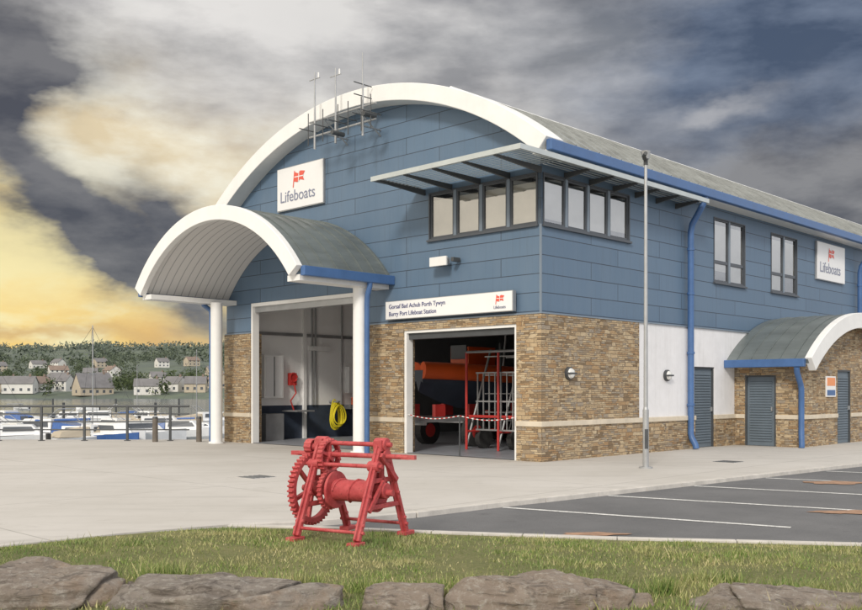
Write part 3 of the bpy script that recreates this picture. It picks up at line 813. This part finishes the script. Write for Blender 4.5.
def boulder(name,cx,cy,zc,sx,sy,sz,seed,rot=0,sub=6):
    rs=np.random.RandomState(seed)
    bm=bmesh.new(); bmesh.ops.create_icosphere(bm,subdivisions=sub,radius=1)
    P=np.array([v.co[:] for v in bm.verts])
    nn=[(0,0,1),(0,0,-1),(1,0,.1),(-1,0,.15),(.05,1,.1),(0,-1,.2)]; hh=[.74,.8,.92,.92,.9,.85]
    for _ in range(16):
        v=rs.normal(size=3); v[2]=abs(v[2])*.7; v/=np.linalg.norm(v); nn.append(tuple(v)); hh.append(rs.uniform(.80,1.08))
    Nn=np.array(nn,float); Nn/=np.linalg.norm(Nn,axis=1)[:,None]; Nn[0]+=rs.normal(size=3)*.12; Hh=np.array(hh)
    dt=P@Nn.T; r=np.where(dt>.05,Hh/np.maximum(dt,.05),9)
    kk=110; R=-np.log(np.exp(-kk*(r-r.min(1)[:,None])).sum(1))/kk+r.min(1)
    P=P*R[:,None]*np.array([sx,sy,sz])
    for v,p in zip(bm.verts,P):
        q=Vector(p)*2.2+Vector((seed*3.1,0,0))
        d=mnoise.fractal(q,.8,2.2,6)*.05+mnoise.fractal(Vector((p[0]*2,p[1]*2,p[2]*14+seed)),.8,2,4)*.03
        d-=.08*max(0,.08-abs(mnoise.noise(q*.8)))/.08
        v.co=Vector(p)*(1+d/max(.2,Vector(p).length))
    me=D.meshes.new(name); bm.to_mesh(me); bm.free(); me.materials.append(ROCK)
    me.polygons.foreach_set('use_smooth',[True]*len(me.polygons))
    o=D.objects.new(name,me); scene.collection.objects.link(o); o.location=(cx,cy,zc); o.rotation_euler=(rs.uniform(-.05,.05),rs.uniform(-.06,.06),rot)
def rock_px(name,p0,p1,ytop,Yd,seed,rot=0,sy=.5):
    xc=((p0+p1)/2-431)/954*Yd; sx=(p1-p0)/2/954*Yd*1.09; zt=1.6-(ytop-390)/954*(Yd)
    sz=.42; boulder(name,xc,Yd,zt-sz*.74,sx,sy,sz,seed,rot)
rock_px('boulder',-60,128,571,7.15,3,.12,.5)
rock_px('boulder.001',112,350,578,7.0,5,-.08,.42)
rock_px('boulder.002',354,446,594,6.95,8,.25,.4)
rock_px('boulder.003',438,666,580,7.0,12,.06,.42)
rock_px('boulder.004',682,890,587,6.98,44,-.06,.42)
rock_px('boulder.005',-240,-70,580,7.1,19,0,.5)
rock_px('boulder.006',900,1100,586,7.0,23,0,.5)
rock_px('boulder.007',150,330,630,6.0,29,.3,.6)
rock_px('boulder.008',560,790,640,6.0,31,.3,.6)
rock_px('boulder.009',495,565,577,7.35,37,.3,.2)
rock_px('boulder.010',120,150,596,7.3,41,.3,.15)
def tufts(name,spots):
    T_=[]
    for (x,y,z,r,hh,k) in spots:
        for _ in range(k):
            a=random.uniform(0,6.28); rr=r*math.sqrt(random.random()); bx_,by_=x+rr*math.cos(a),y+rr*math.sin(a)*.6
            h=hh*random.uniform(.4,1); lx,ly=random.gauss(0,.35)*h,random.gauss(0,.35)*h; w=random.uniform(.004,.009); b2=random.uniform(0,6.28)
            T_.append([(bx_-w*math.cos(b2),by_-w*math.sin(b2),z),(bx_+w*math.cos(b2),by_+w*math.sin(b2),z),(bx_+lx,by_+ly,z+h)])
    triobj(name,np.array(T_),BLADE)
tufts('weeds',[(-2.15,7.65,.03,.22,.24,480),(-.55,7.45,.0,.2,.16,250),(1.80,7.35,0,.12,.2,300),(2.3,7.8,.02,.25,.15,260),(-.1,7.6,0,.25,.12,200),(2.75,7.5,0,.3,.14,240),(-1.2,7.65,.02,.35,.14,260),(1.2,7.6,.02,.4,.13,300),(.4,7.6,.02,.4,.13,260),(.1,7.15,0,.08,.16,160)])

# ================================================================ WINCH
wr=empty('hand_winch',(-.86,10.15,.03),math.radians(-30))
def frameA(mb,x):
    for sy in(-1,1):
        mb.bar((x,sy*.05,1.0),(x,sy*.46,.05),.045,.075,RED,up=(1,0,0),w2=.055,h2=.075)
        mb.box(x-.06,x+.06,sy*.48-.09,sy*.48+.09,0,.045,RED)
        mb.bar((x,sy*.05,.98),(x,sy*.46,.05),.10,.02,RED,up=(1,0,0),w2=.13,h2=.02)
        mb.path([(x-.05,sy*.27,.48),(x+.05,sy*.27,.48)],.022,RED,8); mb.path([(x-.05,sy*.40,.2),(x+.05,sy*.40,.2)],.022,RED,8)
    mb.bar((x,-.32,.36),(x,.32,.36),.05,.05,RED,up=(1,0,0)); mb.bar((x,-.2,.63),(x,.2,.63),.05,.04,RED,up=(1,0,0))
    mb.bar((x,0,.5),(x,0,.98),.04,.05,RED,up=(0,1,0))
    mb.box(x-.05,x+.05,-.09,.09,.93,1.05,RED)
    mb.path([(x-.07,0,1.0),(x+.07,0,1.0)],.07,RED,20)
    mb.path([(x-.07,0,.52),(x+.07,0,.52)],.085,RED,20); mb.path([(x-.065,-.14,.78),(x+.065,-.14,.78)],.055,RED,16)
mb=MB(); frameA(mb,-.36); frameA(mb,.40); mb.build('side_frames',wr,bevel=.01)
def gear(mb,x,y,z,R,wd,teeth,spokes,hub):
    pts=[]
    for i in range(teeth):
        a=2*math.pi*i/teeth; p=2*math.pi/teeth
        for da,rr in((-.28,R*.93),(-.14,R),(.14,R),(.28,R*.93)): pts.append((a+da*p,rr))
    ri=R*.80
    A=[]
    for xx in(x-wd/2,x+wd/2):
        A.append(([mb.av((xx,y+r*math.cos(a),z+r*math.sin(a))) for a,r in pts],[mb.av((xx,y+ri*math.cos(a),z+ri*math.sin(a))) for a,r in pts]))
    n=len(pts)
    for k in range(n):
        j=(k+1)%n
        mb.face([A[0][0][k],A[0][0][j],A[1][0][j],A[1][0][k]],RED); mb.face([A[0][1][k],A[1][1][k],A[1][1][j],A[0][1][j]],RED)
        mb.face([A[0][0][k],A[0][1][k],A[0][1][j],A[0][0][j]],RED); mb.face([A[1][0][k],A[1][0][j],A[1][1][j],A[1][1][k]],RED)
    for s in range(spokes):
        a=2*math.pi*s/spokes+.3
        mb.bar((x,y+hub*.8*math.cos(a),z+hub*.8*math.sin(a)),(x,y+ri*1.03*math.cos(a),z+ri*1.03*math.sin(a)),wd*.55,.045,RED,up=(1,0,0))
    mb.path([(x-wd*.8,y,z),(x+wd*.8,y,z)],hub,RED,18)
mb=MB(); gear(mb,-.50,0,.50,.40,.07,46,6,.085); gear(mb,-.26,-.02,.86,.19,.06,24,5,.05); gear(mb,-.50,-.02,.955,.085,.09,12,3,.04); gear(mb,-.26,0,.50,.22,.05,28,5,.06)
mb.build('gears',wr,bevel=.003)
mb=MB()
mb.path([(-.22,0,.50),(.36,0,.50)],.115,RED,28)
mb.path([(.31,0,.50),(.35,0,.50)],.21,RED,28); mb.path([(-.20,0,.50),(-.17,0,.50)],.2,RED,28)
mb.path([(-.62,0,.50),(.54,0,.50)],.035,RED,14)
mb.path([(-.70,-.02,.88),(.74,-.02,.88)],.026,RED,12); mb.bar((.66,-.02,.88),(.82,-.02,.88),.045,.045,RED); mb.bar((-.76,-.02,.88),(-.66,-.02,.88),.045,.045,RED)
mb.path([(-.45,0,1.0),(.52,0,1.0)],.024,RED,12); mb.path([(-.42,-.42,.13),(.46,-.42,.13)],.018,RED,10); mb.path([(-.42,.42,.13),(.46,.42,.13)],.018,RED,10)
mb.path([(-.5,-.14,.78),(.5,-.14,.78)],.022,RED,10)
mb.path([(.455,0,.88),(.475,0,.88)],.07,RED,16)
mb.bar((.46,.2,.62),(.46,-.1,.9),.03,.05,RED); mb.bar((.44,-.3,.33),(.44,-.02,.62),.03,.045,RED)
mb.path([(-.15+.02*k,-.122*math.cos(k*.6),.50+.122*math.sin(k*.6)) for k in range(0,22)],.012,RED,6)
mb.build('drum_and_shafts',wr,smooth=True)

# ================================================================ STREET FURNITURE
lp=empty('lamp_post',(4.39,19.5,0))
mb=MB(); mb.path([(0,0,0),(0,0,1.2)],.062,STEEL,16); mb.path([(0,0,1.2),(0,0,6.2)],[.045,.032],STEEL,16)
mb.path([(0,0,1.15),(0,0,1.25)],[.062,.046],STEEL,16); mb.box(-.035,.035,-.068,-.058,.4,.8,DARK)
mb.path([(0,0,6.2),(0,0,6.32)],.045,DARK,12); mb.path([(0,0,6.28),(-.06,-.1,6.36),(-.06,-.26,6.38)],.04,DARK,10)
mb.path([(-.0,-.0,6.32),(.0,.0,6.48)],[.07,.10],STEEL,14); mb.path([(0,0,0),(0,0,.03)],.14,STEEL,16)
mb.build('pole_and_head',lp,smooth=True)
rl=empty('quay_railing',(0,0,0))
mb=MB()
x=-46
while x<-7.5:
    mb.box(x-.035,x+.035,29.97,30.03,0,1.12,DARK); mb.box(x-.08,x+.08,29.92,30.08,0,.02,DARK); x+=1.35
for z in(.35,.6,.85,1.09): mb.path([(-46,30,z),(-7.6,30,z)],.02 if z<1 else .035,DARK,8)
mb.build('rails_and_posts',rl)
for i,(x,y) in enumerate(((-8.5,29.4),(-7.15,29.4))):
    r=empty('mooring_bollard' if i==0 else 'mooring_bollard.%03d'%i,(x,y,0)); mb=MB()
    mb.path([(0,0,0),(0,0,.72)],[.085,.08],WOOD,10); mb.path([(0,0,.72),(0,0,.78)],[.09,.07],DARK,10); mb.build('post',r,smooth=True)

# ================================================================ HARBOUR
WZ=-2.1
mb=MB(); mb.poly([(-1800,31,WZ),(24,31,WZ),(24,62,WZ),(62,200,WZ),(1800,200,WZ),(1800,420,WZ),(-1800,420,WZ)],WATER); mb.build('water',recalc=False,tri=True)
def boat_mesh(kind,rs):
    mb=MB(); Ln={'motor':7,'sail':8,'small':4.5}[kind]; bw=Ln*.16; hcol=BOATB if rs.random()<.2 else BOATW
    secs=[]
    for i in range(9):
        f=i/8; x=-Ln/2+Ln*f; w=bw*(1-max(0,(f-.45)/.56)**2)*(.88+.12*min(1,f*4)); dk=.75+.35*f*f; k=-.2+.5*max(0,f-.7)
        w=max(w,.02)
        secs.append([(x,-w,dk),(x,-w*.85,dk*.4),(x,0,k),(x,w*.85,dk*.4),(x,w,dk)])
    loft(mb,secs,hcol,BOATW)
    if kind!='small':
        a,b_=(-Ln*.12,Ln*.28); hh=.75 if kind=='motor' else .4; w=bw*.68
        mb.hexa([(a,-w,.85),(b_,-w*.7,.95),(b_,w*.7,.95),(a,w,.85),(a,-w*.9,.9+hh),(b_-.7,-w*.6,.9+hh),(b_-.7,w*.6,.9+hh),(a,w*.9,.9+hh)],BOATW)
        mb.hexa([(a+.2,-w*1.0,.95+hh*.3),(b_-.5,-w*.80,1.0+hh*.3),(b_-.5,w*.80,1.0+hh*.3),(a+.2,w*1.0,.95+hh*.3),(a+.25,-w*.93,.9+hh*.8),(b_-.7,-w*.68,.9+hh*.8),(b_-.7,w*.68,.9+hh*.8),(a+.25,w*.93,.9+hh*.8)],FRAME)
    if kind=='motor':
        mb.path([(-Ln*.1,-w,1.0+hh),(-Ln*.2,-w,1.5+hh),(-Ln*.2,w,1.5+hh),(-Ln*.1,w,1.0+hh)],.03,STEEL,6); mb.box(-Ln/2-.25,-Ln/2,-.15,.15,.1,1.1,RUB)
        mb.hexa([(-Ln*.46,-w,.8),(-Ln*.13,-w,.8),(-Ln*.13,w,.8),(-Ln*.46,w,.8),(-Ln*.42,-w*.8,1.2),(-Ln*.13,-w*.8,1.5),(-Ln*.13,w*.8,1.5),(-Ln*.42,w*.8,1.2)],BOATB if rs.random()<.35 else HCREAM)
    if kind=='sail':
        H=7.5; mb.path([(Ln*.08,0,.9),(Ln*.08,0,H)],[.05,.03],STEEL,8); mb.path([(Ln*.06,0,1.7),(-Ln*.38,0,1.6)],.08,BOATB,8)
        for p in((Ln*.49,0,1.1),(-Ln*.49,0,.8),(Ln*.05,bw,.9),(Ln*.05,-bw,.9)): mb.path([(Ln*.08,0,H-.1),p],.01,DARK,4)
        mb.path([(Ln*.08,-.6,H*.6),(Ln*.08,.6,H*.6)],.02,STEEL,6)
    if kind=='small': mb.box(-Ln/2-.2,-Ln/2+.05,-.12,.12,.2,1.1,RUB); mb.box(-.2,.4,-.3,.3,.7,1.2,FRAME)
    return mb
rs=random.Random(5); cnt={}
place=[]
for px in range(-60,206,14): place.append((px+rs.uniform(-5,5),rs.uniform(60,74)))
for px in range(-40,205,24): place.append((px+rs.uniform(-9,9),rs.uniform(88,108)))
for px in range(-30,205,60): place.append((px+rs.uniform(-9,9),rs.uniform(130,190)))
for i,(px,Yd) in enumerate(place):
    k='sail' if (i%8==2) else rs.choice(['motor','motor','small'])
    nm={'sail':'sailing_yacht','motor':'motor_boat','small':'dinghy'}[k]; c=cnt.get(nm,0); cnt[nm]=c+1
    r=empty(nm if c==0 else '%s.%03d'%(nm,c),((px-431)/954*Yd,Yd,WZ),rs.uniform(-.9,.9)+(math.pi if rs.random()<.5 else 0))
    s=rs.uniform(.8,1.1); r.scale=(s,s,s); boat_mesh(k,rs).build('hull_and_fittings',r)
for j,yy in enumerate((82,120)):
    r=empty('pontoon' if j==0 else 'pontoon.001',(-40,yy,WZ)); mb=MB(); mb.box(-25,35,-1,1,.1,.45,WOOD)
    for x in range(-24,35,8): mb.path([(x,1.1,-1),(x,1.1,2.6)],.12,DARK,8)
    mb.build('deck_and_piles',r)
def hz(x,y):
    shore=395+18*mnoise.noise(Vector((x*.01,0,0)))
    if y<shore: return -5+2.5*max(0,1-(shore-y)/20)
    t_=min(1,(y-shore)/1150); s_=t_*t_*(3-2*t_)
    rid=68+9*mnoise.noise(Vector((x*.0022+4,0,0)))+4*mnoise.noise(Vector((x*.008,3,0)))
    return -2.3+min(3,(y-shore)*.15)+(rid-3)*s_+3*mnoise.noise(Vector((x*.006,y*.006,0)))*s_
mb=MB(); xs=np.arange(-2200,2201,44); yy=[350,370,380,390,400,410,420,440,470]+list(np.arange(500,1700,35))+[1800,2200,3000,4200]
g=[[mb.av((x*(1+y/2500),y,hz(x*(1+y/2500),y))) for y in yy] for x in xs]
for i in range(len(xs)-1):
    for j in range(len(yy)-1): mb.face([g[i][j],g[i+1][j],g[i+1][j+1],g[i][j+1]],HILL)
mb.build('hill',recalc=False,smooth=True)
def house(i,px,Yd,w,dp_,h,rh,wm,rm,rz):
    x=(px-431)/954*Yd; z=max(hz(x,Yd),-1.2)-.3
    r=empty('house' if i==0 else 'house.%03d'%i,(x,Yd,z),rz); mb=MB()
    mb.box(-w/2,w/2,-dp_/2,dp_/2,0,h,wm)
    mb.poly([(-w/2,-dp_/2,h),(-w/2,dp_/2,h),(-w/2,0,h+rh*.97)],wm); mb.poly([(w/2,-dp_/2,h),(w/2,dp_/2,h),(w/2,0,h+rh*.97)],wm)
    for s in(-1,1):
        mb.hexa([(-w/2-.3,s*(dp_/2+.4),h-.25),(w/2+.3,s*(dp_/2+.4),h-.25),(w/2+.3,0,h+rh),(-w/2-.3,0,h+rh),(-w/2-.3,s*(dp_/2+.4),h-.05),(w/2+.3,s*(dp_/2+.4),h-.05),(w/2+.3,0,h+rh+.2),(-w/2-.3,0,h+rh+.2)],rm)
    mb.box(w*.3,w*.3+.8,-.4,.4,h+rh*.5,h+rh+1.1,TILE)
    nwin=max(2,int(w/3))
    for k in range(nwin):
        xx=-w/2+w*(k+.5)/nwin
        for zz in([1.2,3.7] if h>4.5 else [1.2]): mb.box(xx-.55,xx+.55,-dp_/2-.06,-dp_/2+.05,zz,zz+1.2,FRAME)
    for s in(-1,1): mb.box(s*w/2-.06,s*w/2+.06,-.6,.6,1.2,2.4,FRAME)
    mb.build('walls_roof_windows',r)
hs=random.Random(11)
i=0; hp=[]
for px,Yd,w,h,rh,wm,rm,rz in [(93,412,15,3.5,6,HCREAM,SLATE,.8),(148,412,11,4,3,HWHITE,SLATE,.2),(20,414,13,4.5,3,HWHITE,SLATE,.1),(40,424,8,4,3,HWHITE,TILE,1.2),(62,440,9,5,3,HWHITE,SLATE,-.2),(175,425,8,4,3,HWHITE,SLATE,-.3),(5,420,10,4,3,HCREAM,SLATE,.4),(196,420,9,4,3,HCREAM,SLATE,.1)]:
    house(i,px,Yd,w,8,h,rh,wm,rm,rz); hp.append((px,Yd)); i+=1
for _ in range(30):
    px=hs.uniform(-80,225); Yd=hs.uniform(470,820); house(i,px,Yd,hs.uniform(8,13),8,hs.choice([4,5,5]),3,hs.choice([HWHITE,HWHITE,HCREAM]),hs.choice([SLATE,SLATE,TILE]),hs.uniform(-.9,.9)); hp.append((px,Yd)); i+=1
T_=[]; ts=random.Random(3)
def crown(x,y,z,R,H,k,q):
    out=[]
    cl=[(ts.gauss(0,.45)*R,ts.gauss(0,.45)*R,z+H*ts.uniform(.35,.95),R*ts.uniform(.3,.55)) for _ in range(9)]
    for _ in range(k):
        c=ts.choice(cl); v=Vector((ts.gauss(0,1),ts.gauss(0,1),ts.gauss(0,1))).normalized()*c[3]*ts.uniform(.6,1.05)
        p=Vector((x+c[0],y+c[1],c[2]))+v
        a=Vector((ts.gauss(0,1),ts.gauss(0,1),ts.gauss(0,1))).normalized()*q; b_=Vector((ts.gauss(0,1),ts.gauss(0,1),ts.gauss(0,1))).normalized()*q
        out.append([tuple(p),tuple(p+a),tuple(p+b_)])
    return out
for _ in range(260):
    px=ts.uniform(-90,232); Yd=ts.choice([ts.uniform(405,480),ts.uniform(450,900),ts.uniform(450,900)])
    if any(abs(px-a)<9 and 0<b_-Yd<130 for a,b_ in hp): continue
    x=(px-431)/954*Yd; z=hz(x,Yd); H=ts.uniform(5,10)
    T_+=crown(x,Yd,z-1,H*.6,H,140,1.1)
for _ in range(190):
    px=ts.uniform(-90,235); Yd=ts.uniform(850,1550); x=(px-431)/954*Yd; z=hz(x,Yd); T_+=crown(x,Yd,z-5,15,ts.uniform(6,10),80,3.2)
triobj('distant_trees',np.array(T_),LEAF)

# ================================================================ SKY / LIGHT
sunaz=math.radians(196); sunel=math.radians(30)
sd=Vector((math.sin(sunaz)*math.cos(sunel),math.cos(sunaz)*math.cos(sunel),math.sin(sunel)))
w=D.worlds.new('World'); scene.world=w; w.use_nodes=True; t=NT(w.node_tree)
for nd in list(t.n): t.n.remove(nd)
out=t.new('ShaderNodeOutputWorld')
sky=t.new('ShaderNodeTexSky'); sky.sky_type='NISHITA'; sky.sun_disc=False; sky.sun_elevation=sunel; sky.sun_rotation=sunaz
b1=t.new('ShaderNodeBackground'); t.l.new(sky.outputs[0],b1.inputs[0]); b1.inputs[1].default_value=.1
tc=t.new('ShaderNodeTexCoord'); G=tc.outputs['Generated']
sep=t.new('ShaderNodeSeparateXYZ'); t.l.new(G,sep.inputs[0]); gx,gy,gz_=sep.outputs
A=t.math('ARCTAN2',gx,gy)
E=t.math('DIVIDE',gz_,t.math('SQRT',t.math('ADD',t.math('MULTIPLY',gx,gx),t.math('ADD',t.math('MULTIPLY',gy,gy),.0001))))
V3=t.mapping(G,(1,1,2.2))
wn=t.noise(V3,4.0,6,.58,out='Color'); ws=t.new('ShaderNodeSeparateColor'); t.l.new(wn,ws.inputs[0])
Aw=t.math('ADD',A,t.math('MULTIPLY',t.math('SUBTRACT',ws.outputs[0],.5),.30))
Ew=t.math('ADD',E,t.math('MULTIPLY',t.math('SUBTRACT',ws.outputs[1],.5),.17))
def pxd(px,y):
    a=math.atan((px-431)/954); return a,(390-y)/954*math.cos(a)
def gauss(px,y,sa,se,rot=0):
    a0,e0=pxd(px,y)
    da=t.math('SUBTRACT',Aw,a0); de=t.math('SUBTRACT',Ew,e0); c,s=math.cos(rot),math.sin(rot)
    u=t.math('DIVIDE',t.math('ADD',t.math('MULTIPLY',da,c),t.math('MULTIPLY',de,s)),sa)
    v=t.math('DIVIDE',t.math('SUBTRACT',t.math('MULTIPLY',de,c),t.math('MULTIPLY',da,s)),se)
    q=t.math('ADD',t.math('MULTIPLY',u,u),t.math('MULTIPLY',v,v))
    return t.math('POWER',2.718,t.math('MULTIPLY',q,-1))
n1=t.noise(V3,3.2,7,.55,.15); n2=t.noise(t.mapping(G,(1,1,2.6)),8,7,.55,.1)
nn=t.math('ADD',t.math('MULTIPLY',n1,.65),t.math('MULTIPLY',n2,.35))
col=t.ramp(nn,[(.36,(.14,.145,.16)),(.44,(.27,.27,.285)),(.51,(.46,.45,.45)),(.60,(.74,.72,.69))])
def blob(c,g,color,k=1.0):
    return t.mix(t.math('MULTIPLY',g,k,clamp=True),c,color)
wisp=t.ramp(n2,[(.36,(.48,.47,.46)),(.62,(.84,.81,.78))])
col=blob(col,gauss(200,30,.20,.085),wisp,.85)
col=blob(col,gauss(440,50,.14,.05),t.ramp(n2,[(.36,(.32,.32,.33)),(.62,(.64,.63,.62))]),.7)
col=blob(col,gauss(600,50,.10,.05),t.ramp(n2,[(.36,(.38,.38,.38)),(.62,(.62,.60,.59))]),.7)
yel=t.ramp(n2,[(.36,(.86,.50,.12)),(.50,(1.0,.70,.22)),(.62,(1.0,.90,.52))])
col=blob(col,gauss(25,275,.34,.125),yel,1.5)
col=blob(col,gauss(195,305,.08,.06),(.50,.42,.30),.7)
cream=t.ramp(n2,[(.34,(.80,.66,.43)),(.55,(1.0,.95,.78))])
col=blob(col,gauss(110,140,.15,.06,-.3),cream,1.5)
col=blob(col,gauss(5,235,.11,.06),(1.0,.86,.44),1.2)
dk=t.ramp(n2,[(.4,(.075,.075,.09)),(.62,(.19,.185,.19))])
col=blob(col,gauss(105,222,.17,.030,-.62),dk,1.7)
col=blob(col,gauss(180,225,.06,.040,-.5),dk,1.2)
col=blob(col,gauss(0,80,.06,.10,.3),dk,1.5)
col=blob(col,gauss(20,165,.07,.022,-.6),dk,1.4)
col=blob(col,gauss(30,335,.16,.008),(.68,.44,.18),.8)
rb=t.ramp(n2,[(.38,(.065,.09,.145)),(.62,(.18,.22,.30))])
col=blob(col,gauss(790,40,.18,.11),rb,1.5)
col=blob(col,gauss(725,100,.05,.014,.15),(.46,.46,.48),.9)
rg=t.ramp(n2,[(.38,(.08,.08,.095)),(.62,(.25,.245,.25))])
col=blob(col,gauss(830,175,.20,.05),rg,1.4)
up=t.ramp(E,[(0.45,0),(1.0,1)]); bh=t.math('DIVIDE',t.math('SUBTRACT',.80,gy),.45,clamp=True)
mx=t.math('MAXIMUM',up,bh)
side=t.math('ADD',t.math('MULTIPLY',gx,.5),.5,clamp=True)
bright=t.mix(side,(1.58,1.42,1.16),(1.28,1.31,1.38)); dim=t.mix(side,(.90,.82,.70),(.74,.77,.84))
col=t.mix(mx,col,t.mix(t.ramp(nn,[(.36,0),(.62,1)]),dim,bright))
b2=t.new('ShaderNodeBackground'); t.l.new(col,b2.inputs[0]); b2.inputs[1].default_value=1.0
ms=t.new('ShaderNodeMixShader'); ms.inputs[0].default_value=.95
t.l.new(b1.outputs[0],ms.inputs[1]); t.l.new(b2.outputs[0],ms.inputs[2]); t.l.new(ms.outputs[0],out.inputs[0])
ld=D.lights.new('sun','SUN'); ld.energy=2.1; ld.angle=math.radians(10); ld.color=(1,.93,.83)
lo=D.objects.new('sun',ld); scene.collection.objects.link(lo); lo.rotation_euler=(-sd).to_track_quat('-Z','Y').to_euler(); lo.location=(0,-20,30)

# ================================================================ CAMERA
cd=D.cameras.new('camera'); cam=D.objects.new('camera',cd); scene.collection.objects.link(cam)
cam.location=(0,0,1.6); cam.rotation_euler=(math.radians(90),0,0)
cd.sensor_width=36; cd.lens=36*954/862; cd.shift_y=(390-305)/862; cd.clip_end=12000; cd.clip_start=.1
scene.camera=cam
